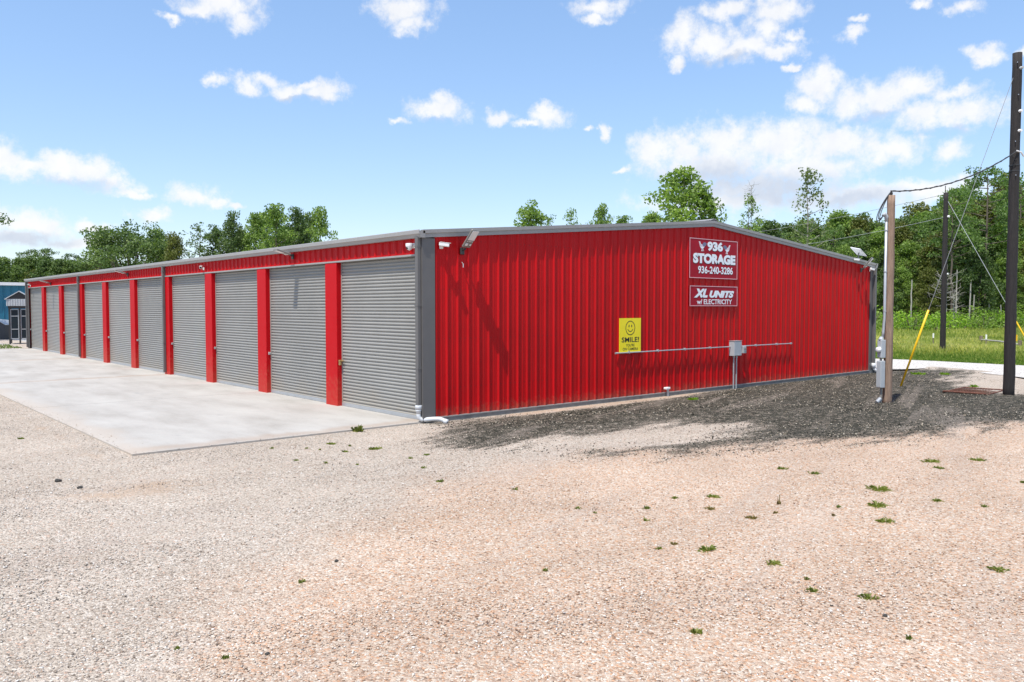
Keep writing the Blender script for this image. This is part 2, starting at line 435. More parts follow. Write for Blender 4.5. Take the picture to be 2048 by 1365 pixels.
# ------------------------------------------------------------------ mesh helpers
class MB:
    def __init__(s): s.v = []; s.f = []
    def quad(s, a, b, c, d):
        n = len(s.v); s.v += [tuple(a), tuple(b), tuple(c), tuple(d)]; s.f.append((n, n+1, n+2, n+3)); return s
    def box(s, x0, x1, y0, y1, z0, z1, mat=None):
        n = len(s.v)
        p = [(x0,y0,z0),(x1,y0,z0),(x1,y1,z0),(x0,y1,z0),(x0,y0,z1),(x1,y0,z1),(x1,y1,z1),(x0,y1,z1)]
        if mat is not None: p = [tuple(mat @ Vector(q)) for q in p]
        s.v += p
        s.f += [tuple(n+i for i in q) for q in ((0,3,2,1),(4,5,6,7),(0,1,5,4),(1,2,6,5),(2,3,7,6),(3,0,4,7))]
        return s
    def cbox(s, x0, x1, y0, y1, z0, z1, c=.01, mat=None):
        # box with all twelve edges chamfered
        xs, ys, zs = (x0, x1), (y0, y1), (z0, z1); cen = ((x0+x1)/2, (y0+y1)/2, (z0+z1)/2)
        pts = {}
        n = len(s.v); k = 0
        for i in (0, 1):
            for j in (0, 1):
                for l in (0, 1):
                    sx, sy, sz = (1, -1)[i], (1, -1)[j], (1, -1)[l]
                    for a, p in enumerate(((xs[i], ys[j]+sy*c, zs[l]+sz*c), (xs[i]+sx*c, ys[j], zs[l]+sz*c), (xs[i]+sx*c, ys[j]+sy*c, zs[l]))):
                        q = tuple(mat @ Vector(p)) if mat is not None else p
                        s.v.append(q); pts[(i, j, l, a)] = n+k; k += 1
        g = lambda i, j, l, a: pts[(i, j, l, a)]
        F = []
        for i in (0, 1): F.append([g(i,0,0,0), g(i,1,0,0), g(i,1,1,0), g(i,0,1,0)])
        for j in (0, 1): F.append([g(0,j,0,1), g(1,j,0,1), g(1,j,1,1), g(0,j,1,1)])
        for l in (0, 1): F.append([g(0,0,l,2), g(1,0,l,2), g(1,1,l,2), g(0,1,l,2)])
        for i in (0, 1):
            for j in (0, 1):
                F.append([g(i,j,0,0), g(i,j,1,0), g(i,j,1,1), g(i,j,0,1)])
                F.append([g(i,0,j,0), g(i,1,j,0), g(i,1,j,2), g(i,0,j,2)])
                F.append([g(0,i,j,1), g(1,i,j,1), g(1,i,j,2), g(0,i,j,2)])
                for l in (0, 1): F.append([g(i,j,l,0), g(i,j,l,1), g(i,j,l,2)])
        s.f += [tuple(q) for q in F]
        s.fix = True
        return s
    def tube(s, pts, rad, seg=8, caps=True):
        pts = [Vector(p) for p in pts]
        if not hasattr(rad, '__len__'): rad = [rad]*len(pts)
        base = len(s.v); up = None
        for i, p in enumerate(pts):
            a = pts[max(i-1, 0)]; b = pts[min(i+1, len(pts)-1)]
            d = (b-a).normalized()
            if up is None:
                up = Vector((0, 0, 1)) if abs(d.z) < .9 else Vector((1, 0, 0))
            x = d.cross(up)
            if x.length < 1e-4: x = d.orthogonal()
            x.normalize(); y = x.cross(d).normalized(); up = y
            for k in range(seg):
                t = 2*math.pi*k/seg
                s.v.append(tuple(p + (x*math.cos(t)+y*math.sin(t))*rad[i]))
        for i in range(len(pts)-1):
            for k in range(seg):
                a = base+i*seg+k; b = base+i*seg+(k+1) % seg
                s.f.append((a, b, b+seg, a+seg))
        if caps:
            s.f.append(tuple(base+k for k in range(seg))[::-1])
            s.f.append(tuple(base+(len(pts)-1)*seg+k for k in range(seg)))
        return s
    def prism(s, poly, axis_fn, a, b):
        # poly: list of 2-D points; axis_fn(u, v, w) -> 3-D; extruded from w=a to w=b
        n = len(s.v); k = len(poly)
        for wv in (a, b):
            for (u, v) in poly: s.v.append(tuple(axis_fn(u, v, wv)))
        s.f.append(tuple(range(n, n+k))); s.f.append(tuple(range(n+2*k-1, n+k-1, -1)))
        for i in range(k):
            j = (i+1) % k
            s.f.append((n+i, n+k+i, n+k+j, n+j))
        return s
    def build(s, name, mat, parent=None, smooth=False, loc=None):
        me = bpy.data.meshes.new(name)
        me.from_pydata(s.v, [], s.f); me.update()
        if getattr(s, 'fix', False):
            import bmesh
            bm = bmesh.new(); bm.from_mesh(me); bmesh.ops.recalc_face_normals(bm, faces=bm.faces[:]); bm.to_mesh(me); bm.free()
        if mat: me.materials.append(mat)
        if smooth: me.polygons.foreach_set('use_smooth', [True]*len(me.polygons))
        o = bpy.data.objects.new(name, me); COL.objects.link(o)
        if parent: o.parent = parent
        if loc is not None: o.location = loc
        return o
def npmesh(name, V, F, mat, parent=None, tone=None, smooth=False):
    me = bpy.data.meshes.new(name)
    V = np.asarray(V, np.float32); F = np.asarray(F, np.int32)
    k = F.shape[1]
    me.vertices.add(len(V)); me.vertices.foreach_set('co', V.ravel())
    me.loops.add(F.size); me.loops.foreach_set('vertex_index', F.ravel())
    me.polygons.add(len(F)); me.polygons.foreach_set('loop_start', np.arange(0, F.size, k, dtype=np.int32))
    me.polygons.foreach_set('loop_total', np.full(len(F), k, np.int32))
    me.update(calc_edges=True)
    if tone is not None:
        for nm, arr in (tone.items() if isinstance(tone, dict) else {'tone': tone}.items()):
            a = me.attributes.new(nm, 'FLOAT', 'POINT'); a.data.foreach_set('value', np.asarray(arr, np.float32))
    if smooth: me.polygons.foreach_set('use_smooth', [True]*len(F))
    if mat: me.materials.append(mat)
    o = bpy.data.objects.new(name, me); COL.objects.link(o)
    if parent: o.parent = parent
    return o
def tag(o, label=None, cat=None, group=None, kind=None):
    if label: o['label'] = label
    if cat: o['category'] = cat
    if group: o['group'] = group
    if kind: o['kind'] = kind
    return o
def empty(name, loc=(0, 0, 0), rz=0, label=None, cat=None, group=None):
    o = bpy.data.objects.new(name, None); COL.objects.link(o)
    o.location = loc; o.rotation_euler = (0, 0, rz); o.empty_display_size = .2
    return tag(o, label, cat, group)
def kids(o): return [c for c in bpy.data.objects if c.parent == o]
def copy_tree(o, parent=None, ch=None):
    c = o.copy(); COL.objects.link(c); c.parent = parent
    for k in kids(o): copy_tree(k, c)
    return c

# ------------------------------------------------------------------ ground
def poly_sd(px, py, poly):
    # signed distance (positive inside) of points to polygon
    poly = np.array(poly, float); n = len(poly)
    d = np.full(px.shape, 1e9); inside = np.zeros(px.shape, bool)
    for i in range(n):
        a = poly[i]; b = poly[(i+1) % n]
        ab = b-a; L = (ab**2).sum()
        t = np.clip(((px-a[0])*ab[0]+(py-a[1])*ab[1])/L, 0, 1)
        d = np.minimum(d, np.hypot(px-a[0]-t*ab[0], py-a[1]-t*ab[1]))
        c = ((a[1] > py) != (b[1] > py))
        with np.errstate(divide='ignore', invalid='ignore'):
            xi = (b[0]-a[0])*(py-a[1])/(b[1]-a[1]) + a[0]
        inside ^= c & (px < xi)
    return np.where(inside, d, -d)
def gpoly(pts): return [tuple(on(x, y)[:2]) for x, y in pts]
def axis(lo, hi, step, far):
    a = list(np.arange(lo, hi+1e-6, step))
    s = step; x = hi
    while x < far: s *= 1.35; x += s; a.append(x)
    s = step; x = lo
    while x > -far: s *= 1.35; x -= s; a.insert(0, x)
    return np.array(a)
gx = axis(-14, 32, .2, 1500); gy = axis(-14, 14, .2, 1500)
X, Y = np.meshgrid(gx, gy, indexing='ij')
dark_poly = gpoly([(868,884),(896,846),(1000,826),(1120,812),(1340,782),(1745,738),(1880,740),(1950,746),(1925,756),(1900,764),(1950,778),(2048,792),(2300,815),
 (2300,868),(2048,846),(1900,866),(1790,878),(1700,884),(1600,886),(1480,896),(1330,908),(1230,916),(1185,908),(1260,894),(1370,878),(1455,852),(1350,852),(1200,872),(1080,888),(960,894)])
dk = np.clip(.5+poly_sd(X, Y, dark_poly)/2.5, 0, 1)
dust = gpoly([(1080,882),(1440,846),(1560,850),(1500,878),(1330,896),(1150,900)])
dk = np.clip(dk - .28*np.clip(.5+poly_sd(X, Y, dust)/1.0, 0, 1), 0, 1)
strip = np.exp(-((Y+.22)/.30)**2)*np.clip((X-1.2)/1.5, 0, 1)*np.clip((11.5-X)/2.5, 0, 1)
dk = np.clip(dk-.75*strip, 0, 1)
blob = on(1222, 910)
dk = np.maximum(dk, .62*np.exp(-(((X-blob[0])/.45)**2+((Y-blob[1])/.45)**2)))
pinkp = gpoly([(300,1500),(560,1160),(640,1075),(840,985),(1000,925),(1250,905),(1500,885),(1800,868),(2100,840),(3200,840),(3200,1500)])
pk = np.clip(.5+poly_sd(X, Y, pinkp)/3.2, 0, 1)
tp = np.maximum.reduce([
    np.clip(.5-np.abs(poly_sd(X, Y, [(-6.3,0),(-6.3,43),(.2,43),(.2,0)])+.25)/1.1, 0, 1)*np.where(X < -5.9, 1., .55),
    .95*strip,
    .8*np.exp(-(((X-on(260,980)[0])/1.3)**2+((Y-on(260,980)[1])/.7)**2))])
roadfar = gpoly([(1700,719),(1850,723),(2048,733),(2600,775)])
def road_far_y(Xv):    # true beyond the road
    a = np.array(roadfar)
    return a
rf = np.array(roadfar)
# beyond-road polygon = meadow
meadow = [tuple(rf[3]), tuple(rf[2]), tuple(rf[1]), (29.3, 4.5), (29.6, 75), (400, 400), (400, -200), (60, -60)]
gr = np.clip(.5+poly_sd(X, Y, meadow)/1.5, 0, 1)
leftg = [(-60, 43.2), (-.1, 43.0), (-.1, 49.2), (-60, 49.2)]
gr = np.maximum(gr, np.clip(.5+poly_sd(X, Y, leftg)/.8, 0, 1))
gr = np.maximum(gr, (np.hypot(X, Y) > 75).astype(float)*(Y > 20))
rng = np.random.default_rng(5)
Zg = np.zeros_like(X)
for k in range(26):
    a = rng.uniform(0, 2*math.pi); wl = rng.uniform(1.2, 7); ph = rng.uniform(0, 6.28)
    Zg += .0022*wl*np.sin((X*math.cos(a)+Y*math.sin(a))*2*math.pi/wl+ph)
fade = np.clip((np.maximum.reduce([-X-6.6, Y-49, -Y-.3, X-21.6])+.0)/1.2, 0, 1)   # flat beside slab and walls
Zg = np.clip(Zg, -.05, .05)*fade - .008 + .03*dk*fade
Vg = np.stack([X, Y, Zg], -1).reshape(-1, 3)
ni, nj = X.shape
idx = np.arange(ni*nj).reshape(ni, nj)
Fg = np.stack([idx[:-1, :-1], idx[1:, :-1], idx[1:, 1:], idx[:-1, 1:]], -1).reshape(-1, 4)
g_ = npmesh('ground', Vg, Fg, M['ground'], tone={'dark': dk.ravel(), 'pink': pk.ravel(), 'tan': tp.ravel(), 'green': gr.ravel()}, smooth=True)
tag(g_, kind='structure')

def gh(x, y):
    i = int(np.clip(np.searchsorted(gx, x)-1, 0, len(gx)-2)); j = int(np.clip(np.searchsorted(gy, y)-1, 0, len(gy)-2))
    u = (x-gx[i])/(gx[i+1]-gx[i]); v_ = (y-gy[j])/(gy[j+1]-gy[j])
    return float((Zg[i, j]*(1-u)+Zg[i+1, j]*u)*(1-v_)+(Zg[i, j+1]*(1-u)+Zg[i+1, j+1]*u)*v_)
# apron slab
b = MB().box(-6.1, .34, .02, 42.9, -.12, .026)
b.build('concrete_apron', M['concrete'])['kind'] = 'structure'
# far concrete yard by the blue building
b = MB().box(-60, 60, 49.3, 66.5, -.1, .02)
b.build('concrete_yard', M['concrete'])['kind'] = 'structure'
# white gravel road behind the building's right side
near = gpoly([(1790,742),(1872,737),(1950,746),(2048,758),(2600,830)])
far_ = roadfar[1:]
near = [(21.5, 60), (21.5, .3), (23.2, .15)] + near
far2 = [(29.3, 60), (29.3, 4.5)] + list(far_)
def resample(p, n):
    p = np.array(p, float); s = np.r_[0, np.cumsum(np.hypot(*np.diff(p, axis=0).T))]
    q = np.linspace(0, s[-1], n)
    return np.stack([np.interp(q, s, p[:, 0]), np.interp(q, s, p[:, 1])], -1)
A_ = resample(near, 90); B_ = resample(far2, 90)
rng2 = np.random.default_rng(3)
A_[3:] += rng2.normal(0, .07, A_[3:].shape); B_ += rng2.normal(0, .10, B_.shape)
V = []; F = []
for i in range(90):
    for k in range(7):
        t = k/6; q = A_[i]*(1-t)+B_[i]*t
        V.append((q[0], q[1], .038+.02*math.sin(math.pi*t)))
for i in range(89):
    for k in range(6):
        a = i*7+k; F.append((a, a+7, a+8, a+1))
tag(npmesh('gravel_road', V, F, M['road'], smooth=True), kind='structure')

# ------------------------------------------------------------------ the storage building
BX, BY, EV, RG = 21.34, 42.67, 4.20, 5.13
BAY = BY/10
def slope(x): return EV + (RG-EV)*(1-abs(x-BX/2)/(BX/2))
bld = empty('storage_building', (0, 0, 0), 0,
            'long low red ribbed-metal storage building with ten grey roll-up doors and a grey roof edge', 'building')
# profile of the ribbed cladding, distance along and height of the rib
def rib_profile(L, start=0., pitch=.3048):
    P_ = [(0., 0.)]; x = start
    while x < L:
        for (dx, h) in ((.006, 0), (.036, .036), (.052, .036), (.066, 0), (.130, 0), (.138, .005), (.150, .005), (.158, 0), (.200, 0), (.208, .005), (.220, .005), (.228, 0)):
            if 0 < x+dx < L: P_.append((x+dx, h))
        x += pitch
    P_.append((L, 0.))
    return P_
def ribbed(mb, P_, fn, z0, z1fn):
    for (a, ha), (b_, hb) in zip(P_[:-1], P_[1:]):
        mb.quad(fn(a, ha, z0), fn(b_, hb, z0), fn(b_, hb, z1fn(b_)), fn(a, ha, z1fn(a)))
mb = MB()
ribbed(mb, rib_profile(BX-.60), lambda a, h, z: (.30+a, -h, z), .10, lambda a: slope(.30+a)-.05)
mb.build('gable_wall', M['red_wall'], bld)
mb = MB()
ribbed(mb, rib_profile(BY, .1), lambda a, h, z: (-h, a, z), 3.755, lambda a: 4.16)
mb.build('header_panel', M['red_wall'], bld)
# inner shell: back wall, far gable, long wall to the right, so that nothing is hollow
mb = MB()
mb.box(.36, BX-.02, .02, .12, .0, 4.1)
mb.box(BX-.12, BX-.02, .12, BY-.12, .0, 4.1)
mb.box(.36, BX-.02, BY-.12, BY-.02, .0, 4.1)
mb.box(.30, .36, .12, BY-.12, .0, 4.1)
mb.build('inner_wall', M['red_trim'], bld)
mb = MB()
ribbed(mb, rib_profile(BX-.2), lambda a, h, z: (BX-.1-a, BY+h, z), .10, lambda a: slope(BX-.1-a)-.05)
mb.build('far_gable_wall', M['red_wall'], bld)
mb = MB()
ribbed(mb, rib_profile(BY-.2), lambda a, h, z: (BX+h, .1+a, z), .10, lambda a: 4.12)
mb.build('side_wall', M['red_wall'], bld)
mb = MB().box(.05, BX-.04, -.045, .02, -.1, .085).box(.2, BX-.04, BY-.01, BY+.045, -.1, .085).box(BX-.04, BX+.045, -.045, BY+.045, -.1, .085)
mb.build('foundation', M['concrete_old'], bld)
mb = MB().box(.28, BX-.3, -.055, -.003, .085, .108)
mb.build('base_trim', M['gutter'], bld)
# roof sheets
mb = MB()
for sx in (0, 1):
    x0, x1 = (-.05, BX/2) if sx == 0 else (BX+.05, BX/2)
    z0, z1 = EV+.035, RG+.045
    for (ya, yb) in ((-.02, BY+.02),):
        mb.quad((x0, ya, z0), (x1, ya, z1), (x1, yb, z1), (x0, yb, z0))
        mb.quad((x0, ya, z0-.04), (x1, ya, z1-.04), (x1, yb, z1-.04), (x0, yb, z0-.04))
    y = .3
    while y < BY:
        mb.quad((x0, y, z0), (x1, y, z1), (x1, y+.03, z1+.03), (x0, y+.03, z0+.03))
        mb.quad((x0, y+.03, z0+.03), (x1, y+.03, z1+.03), (x1, y+.06, z1), (x0, y+.06, z0))
        y += .61
mb.build('roof', M['roof'], bld)
mb = MB()
mb.prism([(-.18, -.01), (0, .035), (.18, -.01), (.18, .0), (0, .05), (-.18, .0)], lambda u, v, w_: (BX/2+u, w_, RG+.085+v), -.10, BY+.05)
mb.build('ridge_cap', M['gutter'], bld)
# eave gutters with a stepped face
def gutter(side):
    mb = MB()
    prof = [(0, 4.10), (-.115, 4.10), (-.135, 4.16), (-.165, 4.185), (-.165, 4.262), (-.15, 4.275), (-.15, 4.25), (0, 4.25)]
    fn = (lambda u, v, w_: (u, w_, v)) if side == 0 else (lambda u, v, w_: (BX-u, w_, v))
    mb.prism(prof, fn, -.10, BY+.08)
    mb.fix = True
    return mb.build('gutter', M['gutter'], bld)
gutter(0); gutter(1)
# rake trim along the gable, two steps
def rake(y0, y1, y2):
    mb = MB()
    for s_ in (0, 1):
        xa = -.05 if s_ == 0 else BX+.05
        xm = BX/2
        za, zm = EV, RG
        for (ya, yb, dz0, dz1) in ((y0, y1, -.10, -.005), (y0, y2, -.005, .075)):
            lo, hi = sorted((ya, yb))
            n = len(mb.v)
            for y in (lo, hi):
                mb.v += [(xa, y, za+dz0), (xm, y, zm+dz0), (xm, y, zm+dz1), (xa, y, za+dz1)]
            mb.f += [(n, n+1, n+2, n+3), (n+7, n+6, n+5, n+4), (n, n+4, n+5, n+1), (n+3, n+2, n+6, n+7), (n, n+3, n+7, n+4)]
    mb.fix = True
    return mb.build('rake_trim', M['gutter'], bld)
rake(0, -.075, -.10); rake(BY, BY+.075, BY+.10)
# corner trims
mb = MB().box(.0, .30, -.040, -.001, .02, 4.1).box(-.040, -.001, -.040, .10, .02, 4.1)
mb.build('corner_trim', M['grey_trim'], bld)
mb = MB().box(BX-.30, BX+.04, -.040, -.001, .02, 4.1).box(BX+.001, BX+.040, -.001, .2, .02, 4.1)
mb.build('corner_trim', M['grey_trim'], bld)
mb = MB().box(-.040, -.001, BY-.35, BY+.04, .02, 4.1).box(-.001, .3, BY+.001, BY+.04, .02, 4.1)
mb.build('corner_trim', M['grey_trim'], bld)
# header trim strip and red jamb columns between the doors
mb = MB()
edges = []
for k in range(10):
    y0 = .10 if k == 0 else k*BAY+.17
    y1 = BY-.35 if k == 9 else (k+1)*BAY-.44
    edges.append((y0, y1))
mb.box(-.038, .13, .10, BY-.35, 3.715, 3.755)
mb.build('header_trim', M['gutter'], bld)
for k in range(1, 10):
    ya, yb = edges[k-1][1], edges[k][0]
    mb = MB().cbox(-.03, .30, ya, yb, .020, 3.712, .006)
    mb.build('door_post', M['red_trim'], bld)
# roll-up doors
def door(k):
    y0, y1 = edges[k]
    mb = MB(); z = .075; H = 3.715; pitch = .0826; X0 = .13
    prof = []
    while z < H:
        for (dz, dx) in ((0, 0), (.010, .0), (.016, -.012), (.028, -.024), (.043, -.028), (.058, -.024), (.070, -.012)):
            if z+dz < H: prof.append((z+dz, X0+dx))
        z += pitch
    prof.append((H, X0))
    for (za, xa), (zb, xb) in zip(prof[:-1], prof[1:]):
        mb.quad((xa, y1, za), (xa, y0, za), (xb, y0, zb), (xb, y1, zb))
    d = mb.build('roll_up_door', M['grey_door'], bld)
    MB().cbox(.095, .15, y0, y1, .028, .110, .006).build('bottom_bar', M['galv'], d)
    for (ya, yb) in ((y0, y0+.05), (y1-.05, y1)):
        MB().box(.10, .128, ya, yb, .05, 3.712).build('guide_rail', M['galv'] if ya == y0 else M['grey_door'], d)
    yl = y1-.012
    lt = MB()
    if k == 0:
        lt.cbox(.0, .10, yl-.05, yl+.008, 1.17, 1.215, .004).box(-.005, .045, yl-.07, yl-.02, 1.085, 1.165)
        lt.tube([(.06, yl-.16, 1.20), (.06, yl, 1.20)], .014)
        lt.build('latch', M['brass'], d)
    else:
        lt.cbox(.02, .09, yl-.03, yl+.008, 1.16, 1.235, .004).tube([(.035, yl-.06, 1.195), (.035, yl, 1.195)], .012)
        lt.build('latch', M['steel'], d)
for k in range(10): door(k)
# downspouts: grey square pipes; the near one ends in a white plastic elbow
def downspout(y, wdt=.11, zb=.10, x1=-.042):
    mb = MB().cbox(x1-.10, x1, y-wdt/2, y+wdt/2, zb, 4.12, .012)
    for z in (1.2, 2.6, 3.9): mb.box(x1-.105, x1, y-wdt/2-.008, y+wdt/2+.008, z, z+.03)
    return mb.build('downspout', M['grey_trim'], bld)
dsp = downspout(.055, zb=.30)
downspout(4*BAY, x1=-.033); downspout(7*BAY, x1=-.033); downspout(BY-.1)
mb = MB()
cx, cy = -.092, .055
mb.tube([(cx, cy, .40), (cx, cy, .395), (cx, cy, .31)], [.070, .076, .076], 14)
mb.tube([(cx, cy, .30), (cx, cy, .27), (cx, cy, .20)], [.074, .056, .050], 14)
ppt = [(cx, cy, .24)]
for i in range(7):
    t = i/6*math.pi/2; ppt.append((cx+.10*(1-math.cos(t)), cy-.06*(1-math.cos(t)), .17-.10*math.sin(t)))
ppt += [(cx+.28, cy-.17, .085), (cx+.36, cy-.23, .085)]
for i in range(1, 6):
    t = i/5*math.pi/3.2; ppt.append((cx+.36+.11*math.sin(t), cy-.23-.13*math.sin(t), .085-.09*(1-math.cos(t))))
ppt.append((ppt[-1][0]+.05, ppt[-1][1]-.07, .02))
mb.tube(ppt, .050, 14)
mb.tube([ppt[-2], ppt[-1]], .056, 14)
mb.build('drain_elbow', M['pvc'], dsp, smooth=True)
# pipe elbow at the far right corner
mb = MB().cbox(BX-.12, BX-.01, -.15, -.042, .3, 4.1, .012)
d2 = mb.build('downspout', M['grey_trim'], bld)
mb = MB().tube([(BX-.06, -.1, .38), (BX-.06, -.1, .18)], .08, 12).tube([(BX-.06, -.1, .2), (BX-.02, -.16, .09), (BX+.2, -.25, .07), (BX+.4, -.3, .03)], .06, 12)
mb.build('drain_elbow', M['pvc'], d2, smooth=True)

# ------------------------------------------------------------------ wall lights and cameras
def wall_light(tilt=-38, ln=.52):
    # local frame: wall plane is y=0, outwards is -y, head reaches out and up
    r = empty('flood_light')
    MB().cbox(-.06, .06, -.05, 0, -.08, .08, .01).tube([(0, -.03, .02), (0, -.12, .05)], .028, 8).build('bracket', M['lampbase'], r)
    T = Matrix.Translation((0, -.10, .05)) @ Matrix.Rotation(R_(tilt), 4, 'X')
    # the head: flat body 0.44 long
    b_ = MB().cbox(-.135, .135, -.52, -.04, -.022, .028, .014, T); b_.build('housing', M['lampbody'], r)
    MB().cbox(-.115, .115, -.50, -.25, -.031, -.0225, .003, T).build('lens', M['white'], r)
    for i in range(4): MB().cbox(-.10+i*.055, -.07+i*.055, -.225, -.205, -.030, -.0225, .002, T).build('indicator', M['white'], r)
    MB().cbox(-.11, -.02, -.165, -.10, -.032, -.0225, .003, T).build('sensor', M['white'], r)
    MB().cbox(.04, .10, -.15, -.11, -.032, -.0225, .003, T).build('sensor', M['white'], r)
    return r
def dome_cam():
    r = empty('security_camera')
    MB().cbox(-.055, .055, -.03, 0, -.055, .055, .01).tube([(0, -.02, 0), (0, -.11, 0)], .03, 10).build('mount', M['white'], r)
    MB().tube([(0, -.13, .045), (0, -.13, .04), (0, -.13, -.01), (0, -.13, -.055), (0, -.13, -.09), (0, -.13, -.11)], [.075, .085, .085, .07, .045, .012], 16).build('dome', M['white'], r, smooth=False)
    MB().tube([(0, -.165, -.045), (0, -.205, -.065)], .026, 12).build('lens', M['black'], r)
    return r
def bullet_cam():
    r = empty('security_camera')
    MB().cbox(-.05, .05, -.03, 0, -.05, .05, .01).tube([(0, -.02, 0), (0, -.10, .03)], .02, 8).build('mount', M['white'], r)
    T = Matrix.Translation((0, -.10, .04)) @ Matrix.Rotation(R_(62), 4, 'Z') @ Matrix.Rotation(R_(6), 4, 'X')
    MB().cbox(-.04, .04, -.13, .10, -.04, .045, .014, T).cbox(-.046, .046, -.16, .09, .045, .052, .002, T).build('body', M['white'], r)
    MB().cbox(-.03, .03, -.134, -.128, -.03, .035, .002, T).build('lens', M['black'], r)
    return r
def place(o, loc, rz, label, cat, group=None):
    o.location = loc; o.rotation_euler = (0, 0, rz); tag(o, label, cat, group); return o
GL = 'flood lights mounted under the roof edge'
GC = 'white security cameras under the roof edge'
L0 = wall_light(-52); L1 = wall_light(-16); L1.scale = (.9, .9, .9); D0 = dome_cam(); B0 = bullet_cam()
q = on(921, 503, 1, 0.)
place(L0, (q[0], -.033, q[2]), R_(14), 'large tilted flood light above the red gable wall beside the near grey corner', 'flood light', GL)
LD = -math.pi/2     # door side: outwards is -X
for (px, py, lab) in ((589, 514, 'flood light on the red header above the second roll-up door from the near corner'),
                      (258, 550, 'flood light on the red header about midway along the row of doors'),
                      (103, 568, 'smallest flood light near the far end of the door row')):
    c = L1 if px == 589 else copy_tree(L1); q = on(px, py, 0, 0.)
    place(c, (-.033, q[1], q[2]), LD, lab, 'flood light', GL)
    c.rotation_euler = (R_(0), 0, LD)
q = on(832, 492, 0, 0.); place(D0, (-.033, q[1]+.02, q[2]), LD, 'white dome camera on the red header right beside the near grey corner', 'security camera', GC)
q = on(880, 494, 1, 0.); place(B0, (q[0], -.033, q[2]), 0, 'small white camera on the gable wall between near corner trim and large flood light', 'security camera', GC)
c = copy_tree(B0); q = on(410, 538, 0, 0.); place(c, (-.033, q[1], q[2]), LD, 'white camera on the red header above the fourth roll-up door', 'security camera', GC)
c = copy_tree(B0); q = on(62, 572, 0, 0.); place(c, (-.033, q[1]-.1, q[2]), LD, 'white camera at the far end of the red header beside the blue building', 'security camera', GC)
c = copy_tree(B0); q = on(1737, 541, 1, 0.); place(c, (q[0], -.033, q[2]), R_(20), 'white camera on the gable wall at the far right grey corner', 'security camera', GC)
c = copy_tree(L0); q = on(1722, 541, 1, 0.); place(c, (q[0]-.1, -.033, q[2]), R_(14), 'flood light on the gable wall near the far right corner under the dish', 'flood light', GL)
c = copy_tree(B0); q = on(1706, 522, 1, 0.); place(c, (q[0], -.033, q[2]), R_(-10), 'white camera on the gable wall left of the dish mast', 'security camera', GC)
# rest of the hidden brackets: small steel conduit fitting under the first light
q = on(921, 527, 1, 0.)
mb = MB().tube([(q[0], -.05, q[2]+.02), (q[0], -.10, q[2]-.02), (q[0], -.10, q[2]-.10)], .012, 8)
tag(mb.build('cable_clip', M['steel']), 'tiny bright metal clip hanging below the large flood light', 'clip')
# dish on the roof corner
dq = on(1722, 515, 1, .15)
dish = empty('satellite_dish', (float(dq[0]), .25, slope(float(dq[0]))+.05), 0, 'flat pale satellite dish on a short mast at the right end of the roof edge', 'dish')
MB().tube([(0, 0, -.02), (0, 0, .36)], .022, 10).box(-.1, .1, -.1, .1, -.02, .0).build('mast', M['grey_trim'], dish)
T = Matrix.Translation((0, 0, .40)) @ Matrix.Rotation(R_(25), 4, 'Y') @ Matrix.Rotation(R_(14), 4, 'X')
MB().cbox(-.30, .30, -.22, .22, -.015, .02, .012, T).build('panel', M['white'], dish)

# ------------------------------------------------------------------ signs on the gable wall
def text(body, x0, x1, z0, z1, y, mat, parent, name='lettering', bold=.03, shear=0., ext=.002):
    cu = bpy.data.curves.new(name, 'FONT'); cu.body = body; cu.size = 1.; cu.offset = bold; cu.extrude = .5; cu.shear = shear
    cu.resolution_u = 4
    to = bpy.data.objects.new(name, cu); COL.objects.link(to)
    dg = bpy.context.evaluated_depsgraph_get()
    me = bpy.data.meshes.new_from_object(to.evaluated_get(dg))
    bpy.data.objects.remove(to)
    n = len(me.vertices); co = np.empty(n*3, np.float32); me.vertices.foreach_get('co', co); co = co.reshape(-1, 3)
    lo = co.min(0); hi = co.max(0)
    out = np.empty_like(co)
    out[:, 0] = x0+(co[:, 0]-lo[0])/(hi[0]-lo[0])*(x1-x0)
    out[:, 2] = z0+(co[:, 1]-lo[1])/(hi[1]-lo[1])*(z1-z0)
    out[:, 1] = y-(co[:, 2]+.5)*ext
    me.vertices.foreach_set('co', out.ravel()); me.update()
    me.materials.clear(); me.materials.append(mat)
    me.name = name
    o = bpy.data.objects.new(name, me); COL.objects.link(o); o.parent = parent
    return o
def shape(parent, name, polys, mat, y, t=.0015):
    mb = MB()
    for p in polys: mb.prism(p, lambda u, v, w_: (u, w_, v), y-t, y)
    mb.fix = True
    return mb.build(name, mat, parent)
YS = -.050
# big red sign (local x 0..2.46, z 0..1.2)
s1 = empty('storage_sign', (9.52, 0, 3.445), 0, 'large red sign near the gable peak with white lettering, two roosters and a telephone number', 'sign')
w1, h1 = 2.46, 1.19
MB().box(0, w1, YS, -.034, 0, h1).build('sign_panel', M['signred'], s1)
def frame(wd, hd, t, y, par, mat):
    mb = MB().box(0, wd, y-.006, y, 0, t).box(0, wd, y-.006, y, hd-t, hd).box(0, t, y-.006, y, t, hd-t).box(wd-t, wd, y-.006, y, t, hd-t)
    return mb.build('sign_border', mat, par)
frame(w1, h1, .020, YS, s1, M['signpink'])
def tline(body, fx0, fx1, fy0, fy1, wd, hd, par, mat=M['signwhite'], bold=.03, shear=0., sh=.018):
    x0, x1, z1, z0 = fx0*wd, fx1*wd, hd*(1-fy0), hd*(1-fy1)
    if sh: text(body, x0-sh*.6, x1-sh*.2, z0-sh, z1-sh, YS-.0015, M['black'], par, 'letter_shadow', bold+.008, shear, .001)
    return text(body, x0, x1, z0, z1, YS-.004, mat, par, 'lettering', bold, shear)
tline('936', .355, .68, .055, .30, w1, h1, s1, bold=.055)
tline('STORAGE', .07, .955, .37, .625, w1, h1, s1, bold=.062)
